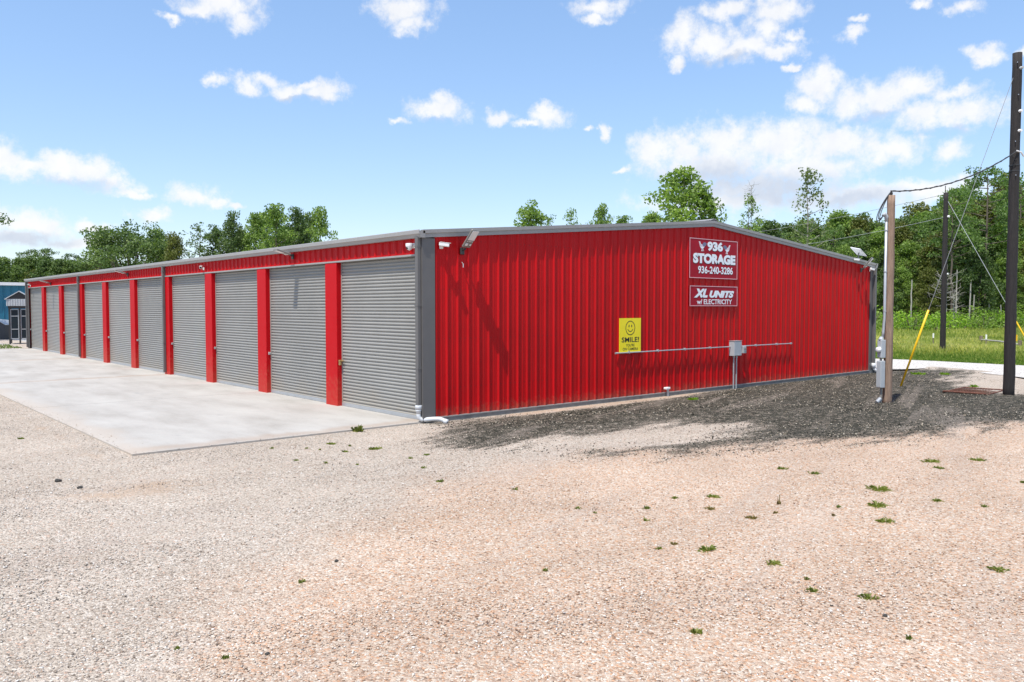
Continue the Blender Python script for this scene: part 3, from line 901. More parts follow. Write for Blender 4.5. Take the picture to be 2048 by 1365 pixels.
tline('936-240-3286', .17, .90, .69, .88, w1, h1, s1, bold=.022, sh=.010)
def rooster(x, z, s, flip):
    f = -1 if flip else 1
    def P_(pts): return [(x+f*a*s*1.45, z+b_*s*.95) for a, b_ in pts]
    body = [P_([(-.16, .02), (-.20, .20), (-.24, .30), (-.15, .32), (-.08, .14), (.06, .12), (.16, .22), (.20, .14), (.14, -.04), (.02, -.14), (-.08, -.12)]),
            P_([(-.02, -.13), (.01, -.13), (.00, -.27), (.07, -.29), (-.05, -.29)]),
            P_([(.05, -.12), (.08, -.11), (.08, -.25), (.15, -.27), (.04, -.27)])]
    shape(s1, 'rooster_emblem', body, M['signwhite'], YS-.0005)
    st = [P_([(-.155+.0*i, .02+i*.065), (.14, .0+i*.05), (.14, .02+i*.05), (-.165, .045+i*.065)]) for i in range(0, 2)]
    st += [P_([(-.215+.015*i, .28-i*.06), (-.14+.01*i, .29-i*.06), (-.135+.01*i, .265-i*.06), (-.21+.015*i, .255-i*.06)]) for i in range(4)]
    shape(s1, 'rooster_stripes', st, M['signpink'], YS-.0022)
    shape(s1, 'rooster_head', [P_([(.00, .11), (.06, .23), (.19, .29), (.31, .20), (.24, .06), (.10, .0)])], M['signblue'], YS-.0024)
rooster(.25*w1, .80*h1, .50, False); rooster(.775*w1, .765*h1, .50, True)
# second sign
s2 = empty('units_sign', (9.55, 0, 2.605), 0, 'smaller wide red sign below the large one advertising units with electricity', 'sign')
w2, h2 = 2.45, .61
MB().box(0, w2, YS, -.034, 0, h2).build('sign_panel', M['signred'], s2)
frame(w2, h2, .020, YS, s2, M['signpink'])
tline('XL', .08, .36, .14, .58, w2, h2, s2, bold=.065, shear=.3, sh=.008)
tline('UNITS', .395, .925, .22, .58, w2, h2, s2, bold=.065, shear=.3, sh=.008)
tline('w/ ELECTRICITY', .14, .88, .66, .91, w2, h2, s2, bold=.016, sh=0)
# yellow sign
s3 = empty('camera_notice_sign', (6.44, 0, 1.335), 0, 'yellow sign with a smiling face and black lettering above the left end of the conduit', 'sign')
w3, h3 = .89, .935
MB().box(0, w3, YS, -.034, 0, h3).build('sign_panel', M['signyellow'], s3)
def ringp(cx, cz, r0, r1, a0=0, a1=360, n=40):
    P_ = []
    for i in range(n):
        t0 = R_(a0+(a1-a0)*i/n); t1 = R_(a0+(a1-a0)*(i+1)/n)
        P_.append([(cx+r0*math.cos(t0), cz+r0*math.sin(t0)), (cx+r1*math.cos(t0), cz+r1*math.sin(t0)), (cx+r1*math.cos(t1), cz+r1*math.sin(t1)), (cx+r0*math.cos(t1), cz+r0*math.sin(t1))])
    return P_
fc, fz = .5*w3, .71*h3
shape(s3, 'face_outline', ringp(fc, fz, .178, .200), M['black'], YS)
shape(s3, 'smile', ringp(fc, fz+.02, .108, .128, 205, 335, 18), M['black'], YS)
for sx in (-.055, .055): shape(s3, 'eye', [[(fc+sx+.019*math.cos(t*math.pi/8), fz+.055+.038*math.sin(t*math.pi/8)) for t in range(16)]], M['black'], YS)
text('SMILE!', .10*w3, .91*w3, .29*h3, .44*h3, YS, M['black'], s3, bold=.018)
text("YOU'RE", .30*w3, .70*w3, .162*h3, .242*h3, YS, M['black'], s3, bold=.006)
text('ON CAMERA', .15*w3, .87*w3, .05*h3, .13*h3, YS, M['black'], s3, bold=.006)

# ------------------------------------------------------------------ electrics on the gable wall
cz = 1.33; cyo = -.082
mb = MB().tube([(6.32, cyo, cz-.008), (11.62, cyo, cz)], .018, 10).tube([(12.0, cyo, cz), (15.17, cyo, cz-.005)], .018, 10)
mb.tube([(15.17, -.07, cz-.005), (15.24, -.07, cz-.005)], .032, 10).tube([(6.26, -.06, cz-.008), (6.36, -.07, cz-.008)], .026, 10)
cdt = mb.build('conduit', M['galv'])
tag(cdt, 'long thin horizontal steel conduit running across the red gable wall through the grey box', 'conduit')
for x in np.arange(6.8, 15, 1.25):
    if not 11.4 < x < 12.1: MB().cbox(x-.02, x+.02, cyo-.022, -.034, cz-.035, cz+.035, .004).build('strap', M['galv'], cdt)
eb = empty('electrical_panel_box', (11.60, -.034, 0), 0, 'large grey electrical cabinet on the gable wall with two pipes running to the ground', 'electric box')
MB().cbox(0, .40, -.20, 0, 1.04, 1.50, .008).build('cabinet', M['boxgrey'], eb)
MB().cbox(.015, .385, -.212, -.2005, 1.055, 1.47, .004).cbox(.17, .23, -.225, -.212, 1.06, 1.09, .002).build('cabinet_door', M['boxgrey'], eb)
MB().cbox(-.01, .41, -.215, 0, 1.503, 1.518, .003).build('rain_cap', M['galv'], eb)
for x in (.12, .27):
    MB().tube([(x, -.10, -.02), (x, -.10, 1.04)], .024, 10).tube([(x, -.10, .97), (x, -.10, 1.04)], .034, 10).build('pipe', M['galv'], eb, smooth=False)
sb = empty('junction_box', (12.24, -.034, 0), 0, 'small grey switch box just right of the large grey electrical cabinet', 'electric box')
MB().cbox(0, .17, -.11, 0, 1.10, 1.33, .008).build('cabinet', M['boxgrey'], sb)
MB().cbox(.05, .12, -.125, -.111, 1.2, 1.27, .004).box(.06, .11, -.118, -.1105, 1.13, 1.16).build('switch', M['lampbody'], sb)
fp = on(1330, 795, 1, -.1)
fb = empty('utility_stub', (8.48, -.1, 0), 0, 'short pale pipe stub with cap at the foot of the red gable wall', 'pipe')
MB().tube([(0, 0, -.02), (0, 0, .20)], .036, 10).build('pipe', M['galv'], fb)
MB().cbox(-.12, .06, -.055, .055, .20, .26, .008).build('cap', M['white'], fb)

# ------------------------------------------------------------------ poles, boxes, wires
def pole(loc, H, r0, r1, mat, label, lean=(0, 0)):
    r = empty('utility_pole', loc, 0, label, 'pole')
    pts = []; rad = []
    rr = random.Random(int(H*10))
    for i in range(25):
        t = i/24
        pts.append((lean[0]*t+rr.uniform(-.006, .006), lean[1]*t+rr.uniform(-.006, .006), -.15+(H+.15)*t)); rad.append(r0+(r1-r0)*t+rr.uniform(-.003, .003))
    MB().tube(pts, rad, 20).build('shaft', mat, r, smooth=False)
    for p in bpy.data.objects: pass
    return r
def smooth_sides(o):
    for c in kids(o):
        for p in c.data.polygons: p.use_smooth = len(p.vertices) == 4
pA = pole((11.62, -5.02, 0), 5.55, .118, .098, M['pole_tan'], 'short brown weathered wooden pole carrying the grey meter boxes')
pB = pole((15.77, -6.62, 0), 9.75, .150, .122, M['pole_black'], 'tall near-black wooden pole at the right edge of the picture')
pC = pole((34.95, 2.65, 0), 8.55, .145, .115, M['pole_black'], 'slim black wooden pole standing in the grass in front of the woods')
for p_ in (pA, pB, pC): smooth_sides(p_)
# pole details
MB().tube([(0, 0, 5.54), (0, 0, 5.62)], [.03, .045], 8).tube([(0, 0, 5.62), (0, 0, 5.68)], .025, 8).build('insulator', M['lampbase'], pA)
mb = MB()
for z, a in ((9.45, 200), (8.55, 215), (7.25, 200), (6.3, 210)):
    mb.tube([(.12*math.cos(R_(a)), .12*math.sin(R_(a)), z), (.19*math.cos(R_(a)), .19*math.sin(R_(a)), z)], .012, 6)
mb.build('bolt', M['steel'], pB)
for z in (9.30, 8.1, 7.55):
    a = R_(245)
    MB().tube([(.115*math.cos(a), .115*math.sin(a), z), (.20*math.cos(a), .20*math.sin(a), z)], [.045, .035], 10).build('insulator', M['white'] if z < 8.5 else M['boxgrey'], pB)
for z in (6.58, 6.42): MB().tube([(0, 0, z), (0, 0, z+.035)], .141, 20).build('band', M['lampbase'], pB)
MB().tube([(-.16, -.10, 6.98), (0, -.16, 6.95), (.2, -.16, 6.86)], .02, 8).build('clamp', M['white'], pB)
q = on(2033, 674, 1, float(-6.62-.14))
MB().cbox(.06, .13, -.155, -.125, 1.60, 1.78, .003).build('marker_tag', M['yellow'], pB)
MB().tube([(0, -.15, 4.3), (0, -.2, 4.3)], .05, 10).build('insulator', M['white'], pC)
MB().tube([(-.1, 0, 7.6), (-.1, 0, 8.9)], .02, 6).build('pin', M['lampbase'], pC)
kk = pC
# riser, meter, disconnect on the short pole (on its left side as seen)
side = Vector((-_R[0]*.93-_F[0]*.36, -_R[1]*.93-_F[1]*.36, 0)).normalized()
bx0 = Vector((11.62, -5.02, 0))
def along(d, z): return bx0 + side*d + Vector((0, 0, z))
riser = empty('conduit_riser', along(.17, 0), 0, 'thin grey service riser pipe strapped up the left of the short brown pole', 'pipe')
def rl(d, z, s=0.): 
    v = side*(d-.17); return (v.x, v.y, z)
MB().tube([rl(.20, 1.75), rl(.19, 1.9), rl(.155, 2.3), rl(.150, 4.85)], .036, 12).build('pipe', M['galv'], riser, smooth=True)
MB().tube([rl(.150, 4.85), rl(.155, 4.98), rl(.22, 5.05), rl(.27, 5.0)], [.04, .055, .05, .04], 12).build('weatherhead', M['boxgrey'], riser, smooth=True)
for z in (2.45, 3.5, 4.6): MB().tube([rl(.15, z), rl(.15, z+.03)], .045, 10).build('strap', M['galv'], riser)
ang = math.atan2(side.y, side.x)
mt = empty('meter_box', along(.24, 0), ang, 'grey electric meter box with round glass meter on the short brown pole', 'meter')
MB().cbox(-.08, .07, -.075, .075, 1.22, 1.70, .01).tube([(.02, 0, 1.70), (.0, 0, 1.78)], [.07, .045], 12).build('housing', M['boxgrey'], mt)
MB().tube([(.07, -.0, 1.44), (.09, -.0, 1.44), (.14, -.0, 1.44), (.155, 0, 1.44)], [.075, .07, .065, .04], 18).build('meter', M['white'], mt, smooth=True)
db = empty('disconnect_box', along(.25, 0), ang, 'tall grey disconnect cabinet below the meter on the short brown pole', 'electric box')
MB().cbox(-.08, .07, -.08, .08, .42, 1.14, .01).build('cabinet', M['boxgrey'], db)
MB().cbox(.071, .082, -.07, .07, .44, 1.12, .004).build('cabinet_door', M['boxgrey'], db)
MB().tube([(0, 0, 1.11), (0, 0, 1.23)], .03, 10).tube([(-.03, 0, .43), (-.03, 0, .25), (.0, 0, -.05)], [.03, .03, .045], 10).build('pipe', M['lampbody'], db)
MB().tube([(0, 0, .12), (.14, .02, .03)], .05, 10).build('pipe_elbow', M['galv'], db)
def catenary(a, b, sag, n=18):
    a = Vector(a); b = Vector(b)
    return [a.lerp(b, i/n)-Vector((0, 0, sag*4*(i/n)*(1-i/n))) for i in range(n+1)]
tA = Vector((11.62, -5.02, 5.66)); 
tB = Vector((15.77-.12, -6.62-.1, 6.98))
mb = MB().tube(catenary(tA, tB, .30), .017, 6)
sc_ = mb.build('service_cable', M['wire'])
tag(sc_, 'black twisted service cable sagging from the tall dark pole to the short brown pole', 'cable')
cpts = catenary(tA, tB, .30, 60)
tw = MB()
hel = []
for i, p in enumerate(cpts):
    hel.append(p+Vector((.012*math.cos(i*1.3), .012*math.cos(i*1.3), .02*math.sin(i*1.3))))
tw.tube(hel, .010, 5); tw.build('strand', M['wire'], sc_)
wh = along(.27, 5.0)
mb = MB()
for k, (dx, dz) in enumerate(((.22, .28), (.30, .42), (.16, .36))):
    a = tA; c1 = wh+side*dx+Vector((0, 0, .10)); c2 = wh+side*(dx+.05)-Vector((0, 0, dz)); e = wh
    pts = []
    for i in range(21):
        t = i/20
        pts.append(a*(1-t)**3+c1*3*t*(1-t)**2+c2*3*t*t*(1-t)+e*t**3)
    mb.tube(pts, .011, 6)
tag(mb.build('drip_loop', M['wire']), 'drooping black wire loops at the top of the short brown pole', 'cable')
mb = MB()
for dz in (-.25, -.42):
    a = tB+Vector((-.18, .1, -.06)); e = Vector((15.77-.1, -6.62-.08, 6.98+dz))
    mb.tube(catenary(a, e, .06, 8), .009, 6)
tag(mb.build('jumper_wire', M['wire']), 'short thin black jumper wires looping against the tall dark pole', 'wire')
# guy of the tall pole with its yellow guard
anc = on(1800, 777); anc = Vector((float(anc[0]), float(anc[1]), 0))
gtop = Vector((15.77-.10, -6.62+.06, 9.05))
tag(MB().tube([anc, gtop], .008, 6).build('guy_wire', M['guywire']), 'steel guy wire from the yellow guard up to the tall dark pole', 'wire')
d = (gtop-anc).normalized(); Lg = (gtop-anc).length
gg = MB().tube([anc+d*.05, anc+d*2.62], .032, 10)
tag(gg.build('guy_guard', M['yellow'], smooth=True), 'long yellow plastic guy guard leaning beside the short brown pole', 'guy guard')
MB().tube([anc+d*.0-Vector((0,0,.1)), anc+d*.12], .02, 8).build('anchor_rod', M['lampbase'], bpy.data.objects['guy_guard'])
# guy of the far pole
pcv = Vector((34.95, 2.65, 0))
a2 = at(2076, 722, 39.5); a2 = Vector((float(a2[0]), float(a2[1]), 0)); g2 = pcv+Vector((0, -.1, 8.1))
tag(MB().tube([a2, g2], .012, 6).build('guy_wire', M['guywire']), 'steel guy wire slanting right from the top of the slim black pole', 'wire')
d = (g2-a2).normalized()
tag(MB().tube([a2, a2+d*2.4], .035, 10).build('guy_guard', M['yellow']), 'yellow guy guard at the right picture edge behind the tall dark pole', 'guy guard')
# far overhead lines
e1 = at(1360, 512, 75); tag(MB().tube(catenary(pcv+Vector((0, -.1, 7.3)), e1, .5, 14), .013, 5).build('overhead_line', M['guywire']), 'lower pale overhead line from the slim black pole across the woods to the left', 'wire')
e2 = at(1380, 482, 75); tag(MB().tube(catenary(pcv+Vector((0, -.1, 8.5)), e2, .3, 14), .012, 5).build('overhead_line', M['guywire']), 'upper thin overhead line from the top of the slim black pole to the left', 'wire')
MB().tube([Vector((0, -.1, 7.3)), Vector((0, -.2, 7.3))], .06, 10).build('insulator', M['white'], pC)

# rusty grate lying on the millings
ga, gb, gc_ = on(1886, 788), on(1972, 794), on(1905, 777)
ux = Vector((gb-ga).tolist()); uy = Vector((gc_-ga).tolist()); ux.z = uy.z = 0
gr_ = empty('steel_grate', (float(ga[0]), float(ga[1]), .03), 0, 'rusty steel grate with a mesh of bars lying on dark gravel between the poles', 'grate')
Lx, Ly = ux.length, uy.length; ux.normalize(); uy.normalize()
uy = Vector((-ux.y, ux.x, 0)) * (1 if Vector((-ux.y, ux.x, 0)).dot(uy) > 0 else -1)
Ly = max(Ly, .9)
fm = MB()
def bar(m_, a, b_, r): m_.tube([ux*a[0]+uy*a[1]+Vector((0, 0, a[2] if len(a) > 2 else .02)), ux*b_[0]+uy*b_[1]+Vector((0, 0, b_[2] if len(b_) > 2 else .02))], r, 6)
bar(fm, (0, 0, .05), (Lx, 0, .05), .03)
bar(fm, (0, 0), (0, Ly), .02); bar(fm, (Lx, 0), (Lx, Ly), .02); bar(fm, (0, Ly), (Lx, Ly), .02)
fm.build('frame', M['rust'], gr_)
bm_ = MB()
for i in range(1, 12): bar(bm_, (Lx*i/15, 0, .02), (Lx*i/15, Ly, .02), .008)
for i in range(1, 6): bar(bm_, (0, Ly*i/9, .035), (Lx, Ly*i/9, .035), .008)
bm_.build('bars', M['rust'], gr_)

# fence posts and rail in the meadow
FP = []
for (px, py0, Z, lab) in ((1868, 702, 47, 'slim fence post with white top left of the slim black pole'), (1974, 705, 45, 'slim fence post with white top standing in grass right of the slim black pole')):
    x, y, _ = gnd(px, Z)
    r = empty('fence_post', (x, y, 0), 0, lab, 'fence post', 'white-topped fence posts in the meadow')
    MB().tube([(0, 0, -.1), (0, 0, .78)], .03, 8).build('stake', M['oldwood'], r)
    MB().tube([(0, 0, .78), (0, 0, 1.05)], .045, 8).build('white_top', M['white'], r)
fr = empty('old_rail_fence', (0, 0, 0), 0, 'low weathered rail on short wooden posts in the tall meadow grass', 'fence')
p0 = at(1962, 680, 52); p1 = at(2040, 690, 46)
MB().tube([p0, (p0+p1)/2+np.array([0, 0, .05]), p1], .05, 8).build('rail', M['dead'], fr)
for q in (p0, p1): MB().tube([(q[0], q[1], -.1), (q[0], q[1], q[2]+.25)], .10, 8).build('post', M['oldwood'], fr)

# ------------------------------------------------------------------ far-left neighbours
def rot_dir(px, Z): return at(px, 614, Z)
# blue metal building, wall square to the door wall's line
bb = empty('blue_building', (0, 0, 0), 0, 'blue ribbed-metal building with a pale roof edge beyond the far end of the red one', 'building')
by = 66.6; 
def onY(px, py, y): d_ = ray(px, py); return CAM+d_*(y-CAM[1])/d_[1]
topz = float(onY(28, 571, by)[2])
mb = MB(); ribbed(mb, rib_profile(60, 0, .6), lambda a, h, z: (-45+a, by-h*1.4, z), .05, lambda a: topz)
mb.build('wall', M['blue'], bb)
MB().box(-45, 15, by+.05, by+14, .02, topz-.02).build('inner_wall', M['blue'], bb)
MB().box(-45.2, 15.2, by-.32, by-.02, topz-.02, topz+.24).build('gutter', M['white'], bb)
mb = MB(); mb.quad((-45.3, by-.2, topz+.25), (15.3, by-.2, topz+.25), (15.3, by+7, topz+.42), (-45.3, by+7, topz+.42)).quad((-45.3, by+14.2, topz+.25), (15.3, by+14.2, topz+.25), (15.3, by+7, topz+.42), (-45.3, by+7, topz+.42))
mb.build('roof', M['roof'], bb)
MB().box(-45.05, 15.05, by-.10, by-.05, .02, .16).build('base_trim', M['white'], bb)
# vending shelter with a gabled top
kp = at(40, 614, 56.5)
ks = empty('glazed_kiosk', (float(kp[0]), float(kp[1]), .02), -YAW+R_(28), 'tall dark glazed kiosk with small gabled top between the blue and red buildings', 'kiosk')
wv, hh = 1.25, 2.45
for (x, y) in ((-.6, -.6), (.6, -.6), (-.6, .6), (.6, .6), (0, -.6)):
    MB().cbox(x-.05, x+.05, y-.05, y+.05, 0, hh, .008).build('post', M['lampbase'], ks)
mb = MB()
for (xa, xb) in ((-.55, -.05), (.05, .55)):
    for z in (.35, 1.0, 1.9, 2.35): mb.box(xa, xb, -.61, -.57, z, z+.05)
    mb.box(xa, xa+.05, -.605, -.575, .35, 2.4); mb.box(xb-.05, xb, -.605, -.575, .35, 2.4)
for z in (.35, 1.0, 1.9, 2.35): mb.box(-.62, -.58, -.55, .55, z, z+.05)
mb.build('window_frame', M['boxgrey'], ks)
MB().box(-.545, .545, -.59, -.585, .4, 2.35).box(-.60, -.595, -.54, .54, .4, 2.35).box(.595, .60, -.54, .54, .4, 2.35).build('glass', M['glass'], ks)
mb = MB(); ribbed(mb, rib_profile(1.5, 0, .15), lambda a, h, z: (-.75+a, -.75-h*.5, z), 2.62, lambda a: 3.10)
ribbed(mb, rib_profile(1.5, 0, .15), lambda a, h, z: (-.75-h*.5, .75-a, z), 2.62, lambda a: 3.10)
mb.box(-.74, .74, -.74, .74, 2.63, 3.08)
mb.build('valance', M['boxgrey'], ks)
MB().box(-.68, .68, -.68, .68, 2.45, 2.625).build('fascia', M['lampbase'], ks)
mb = MB().prism([(-.72, 3.09), (.72, 3.09), (0, 3.56)], lambda u, v, w_: (u, w_, v), -.70, .70); mb.build('gable', M['lampbase'], ks)
mb = MB().prism([(-.84, 3.05), (0, 3.60), (0, 3.66), (-.86, 3.10)], lambda u, v, w_: (u, w_, v), -.80, .80).prism([(.84, 3.05), (0, 3.60), (0, 3.66), (.86, 3.10)], lambda u, v, w_: (u, w_, v), -.80, .80)
mb.fix = True; mb.build('gable_roof', M['roof'], ks)
# dark bin
kp = at(5, 614, 64)
dmp = empty('dumpster', (float(kp[0]), float(kp[1]), .02), -YAW, 'dark bin with sloping lid standing before the blue wall at the left picture edge', 'bin')
mb = MB().prism([(-.9, 0), (.55, 0), (.55, 1.15), (.1, 1.45), (-.9, 1.55)], lambda u, v, w_: (u, w_, v), -.7, .7); mb.fix = True; mb.build('body', M['cart'], dmp)
MB().prism([(-.92, 1.56), (.1, 1.46), (.62, 1.14), (.64, 1.17), (.12, 1.50), (-.92, 1.60)], lambda u, v, w_: (u, w_, v), -.72, .72).build('lid', M['boxgrey'], dmp)

# ------------------------------------------------------------------ vegetation
def leaf_cloud(centers, radii, per, size, rng, squash=.75, flat=.0):
    """many small leaf quads filling ellipsoidal clumps; returns V, F, tone"""
    V = []; T = []
    for c, r in zip(centers, radii):
        n = max(8, int(per*r*r))
        d = rng.normal(size=(n, 3)); d /= np.linalg.norm(d, axis=1)[:, None]
        rad = r*rng.uniform(.25, 1., n)**.45
        lump = 1+.25*np.sin(d[:, 0]*5+c[0]*3)*np.cos(d[:, 1]*4+c[1]*2)
        p = np.array(c)+d*(rad*lump)[:, None]*np.array([1, 1, squash])
        a = rng.normal(size=(n, 3)); a[:, 2] *= (1-flat); a /= np.linalg.norm(a, axis=1)[:, None]
        b_ = np.cross(a, rng.normal(size=(n, 3))); b_ /= np.linalg.norm(b_, axis=1)[:, None]
        s = size*rng.uniform(.6, 1.35, n)[:, None]
        base = rng.uniform(-.2, .2)
        t = .45+base+rng.normal(0, .16, n)
        q = np.stack([p-a*s*.5, p+b_*s*.38, p+a*s*.5, p-b_*s*.38], 1)
        V.append(q.reshape(-1, 3)); T.append(np.repeat(t, 4))
    V = np.concatenate(V); T = np.clip(np.concatenate(T), 0, 1)
    F = np.arange(len(V)).reshape(-1, 4)
    return V, F, T
def limb(mb, a, b_, r0, r1, rng, n=5, wob=.06):
    a = np.array(a, float); b_ = np.array(b_, float); L = np.linalg.norm(b_-a)
    pts = []; rad = []
    for i in range(n+1):
        t = i/n; p = a+(b_-a)*t + rng.normal(0, wob*L/n, 3)*(0 if i in (0, n) else 1) + np.array([0, 0, -.06*L*math.sin(math.pi*t)])
        pts.append(tuple(p)); rad.append(r0+(r1-r0)*t)
    mb.tube(pts, rad, 7, caps=False)
def make_tree(kind, seed):
    """returns (trunk mesh, crown mesh, height)"""
    rng = np.random.default_rng(seed)
    mb = MB(); C = []; RR = []
    per, size, squash, flat = 72, .31, .75, 0.
    if kind == 'oak':
        H = 14.; tr = .38; th = 5.
        limb(mb, (0, 0, -.2), (.2, 0, th), tr, tr*.75, rng)
        for i in range(13):
            a = i*2.4+rng.uniform(-.3, .3); ring = rng.uniform(.25, 1)
            e = np.array([math.cos(a)*5.6*ring, math.sin(a)*5.6*ring, 7.4+5.2*math.sqrt(1-.85*ring*ring)*rng.uniform(.85, 1.05)])
            limb(mb, (.2, 0, th*rng.uniform(.75, 1)), e, tr*.45, .05, rng)
            for j in range(7):
                C.append(e+rng.normal(0, 1, 3)*np.array([1.3, 1.3, .8])); RR.append(rng.uniform(.7, 1.25))
        for i in range(14):
            C.append(rng.normal(0, 1, 3)*np.array([2.6, 2.6, 1.2])+np.array([0, 0, 8.6])); RR.append(rng.uniform(.8, 1.3))
    elif kind in ('gum', 'thin', 'bushy'):
        H = {'gum': 16., 'thin': 18., 'bushy': 15.}[kind]
        wd = {'gum': 3.5, 'thin': 2.5, 'bushy': 3.9}[kind]; low = {'gum': .30, 'thin': .42, 'bushy': .07}[kind]
        nb = {'gum': 34, 'thin': 30, 'bushy': 46}[kind]; tr = {'gum': .24, 'thin': .16, 'bushy': .22}[kind]
        limb(mb, (0, 0, -.2), (rng.uniform(-.5, .5), rng.uniform(-.4, .4), H*.96), tr, .03, rng, 9, .035)
        for i in range(nb):
            t = low+(1-low)*(i+.5)/nb; a = i*2.4+rng.uniform(-.5, .5)
            prof = math.sin(min(1., (1-t)/(1-low)*1.25+.06)*math.pi*.5)*(.72+.28*min(1, (t-low)*5+.3))
            Lr = wd*prof*rng.uniform(.55, 1.15)
            e = np.array([math.cos(a)*Lr, math.sin(a)*Lr, H*t+Lr*.25])
            limb(mb, (0, 0, H*t-Lr*.25), e, tr*.28*(1-t)+.03, .015, rng, 4)
            m_ = {'gum': 3, 'thin': 2, 'bushy': 4}[kind]
            for j in range(m_):
                f = rng.uniform(.35, 1.05)
                C.append(e*np.array([f, f, 1])+rng.normal(0, .38, 3)); RR.append(rng.uniform(.45, .95)*(1. if kind != 'thin' else .72))
        C.append(np.array([0, 0, H*.97])); RR.append(.6)
        if kind == 'thin': per, size = 50, .28
    elif kind == 'pine':
        H = 20.; tr = .24
        limb(mb, (0, 0, -.2), (rng.uniform(-.5, .5), .2, H*.97), tr, .05, rng, 9, .03)
        squash = .55; per, size = 52, .30
        for i in range(24):
            t = .52+.46*(i+.5)/24; a = i*2.4+rng.uniform(-.5, .5)
            Lr = (3.6*math.sin(min(1., (1-t)*3.0+.25)*math.pi/2))*rng.uniform(.5, 1.1)
            e = np.array([math.cos(a)*Lr, math.sin(a)*Lr, H*t+Lr*.12])
            limb(mb, (0, 0, H*t-Lr*.2), e, .07, .02, rng, 4)
            for j in range(3):
                C.append(e*np.array([1, 1, 1])+rng.normal(0, .5, 3)*np.array([1, 1, .4])); RR.append(rng.uniform(.55, .95))
        C.append(np.array([0, 0, H*.98])); RR.append(.8)
    elif kind == 'shrub':
        H = 3.; squash = .9; per, size = 55, .20
        for i in range(5):
            a = i*1.3; e = (math.cos(a)*.8, math.sin(a)*.8, rng.uniform(1.4, 2.4)); limb(mb, (0, 0, -.1), e, .05, .015, rng, 3)
            for j in range(4): C.append(np.array(e)*np.array([1, 1, rng.uniform(.3, 1.)])+rng.normal(0, .35, 3)); RR.append(rng.uniform(.5, .8))
    RR = [r_*(1.22 if kind != 'shrub' else 1.) for r_ in RR]
    V, F, T = leaf_cloud(C, RR, per, size, rng, squash, flat)
    zz = V[:, 2]; V[:, 2] = np.maximum(zz, .05)
    return mb, (V, F, T), H
PROTO = {}
def tree(kind, seed, leafm, barkm, loc, H, rz=0., wf=1., label='', group=None, cat='tree', name='tree'):
    key = (kind, seed, leafm, barkm)
    if key not in PROTO:
        mb, (V, F, T), h0 = make_tree(kind, seed)
        r = empty(name, loc)
        mb.build('trunk' if kind != 'shrub' else 'stems', M[barkm], r, smooth=True)
        npmesh('crown', V, F, M[leafm], r, tone=T)
        PROTO[key] = (r, float(np.percentile(V[:, 2], 99.8))); h0 = PROTO[key][1]
    else:
        src, h0 = PROTO[key]
        r = copy_tree(src); r.name = name
    s = H/h0
    r.location = loc; r.rotation_euler = (0, 0, rz); r.scale = (s*wf, s*wf, s)
    tag(r, label, cat, group)
    return r
def H_for(py, Z): return float((614.-py)/FOC*Z+CAM[2])
rnd = random.Random(11)
# --- individually recognisable trees beyond the roof, right
sp = [('gum', 1, 'leaf', 'bark', 1362, 338, 88, 1.2, 'full leafy tree rising highest above the roof just left of the gable peak', 'broadleaf_tree'),
      ('gum', 2, 'leaf', 'bark', 1404, 372, 87, .85, 'shorter leafy tree touching the right side of the tallest tree left of the gable peak', 'broadleaf_tree'),
      ('thin', 3, 'leaf', 'bark', 1498, 388, 90, .9, 'narrow tree with bare twigs sticking out of its top, right above the gable peak', 'broadleaf_tree'),
      ('thin', 4, 'pale_leaf', 'bark_pale', 1617, 338, 80, 1.0, 'tall airy tree with pale trunk standing above the right roof slope', 'broadleaf_tree'),
      ('gum', 5, 'leaf', 'bark', 1062, 406, 105, 1.1, 'tree top showing above the roof at the left end of the gable side', 'broadleaf_tree'),
      ('thin', 3, 'leaf', 'bark', 1098, 430, 105, .9, 'low tree top right beside the leftmost tree top above the gable side', 'broadleaf_tree'),
      ('thin', 4, 'leaf', 'bark', 1141, 418, 110, .75, 'small lone tree top above the roof, second from the left of the gable side', 'broadleaf_tree'),
      ('gum', 1, 'leaf', 'bark', 1203, 410, 110, .62, 'small pointed tree top above the roof midway between corner and gable peak', 'broadleaf_tree'),
      ('bushy', 6, 'leaf', 'bark', 1300, 427, 118, .8, 'low tree top barely above the roof just left of the tallest tree', 'broadleaf_tree'),
      ('bushy', 7, 'leaf', 'bark', 1245, 434, 118, .8, 'very low tree top peeking above the roof line', 'broadleaf_tree'),
      ('pine', 8, 'needle', 'bark', 1972, 338, 92, 1.0, 'tall pine with open rounded top left of the tall dark pole', 'pine_tree'),
      ('pine', 9, 'needle', 'bark', 1905, 376, 90, .95, 'pine standing just right of the slim black pole', 'pine_tree'),
      ('pine', 8, 'needle', 'bark', 2038, 362, 98, .9, 'pine right behind the tall dark pole', 'pine_tree')]
for (k, sd, lm, bk, px, py, Z, wf, lab, nm) in sp:
    tree(k, sd, lm, bk, gnd(px, Z), H_for(py, Z), rnd.uniform(0, 6), wf, lab, None, 'tree', nm)
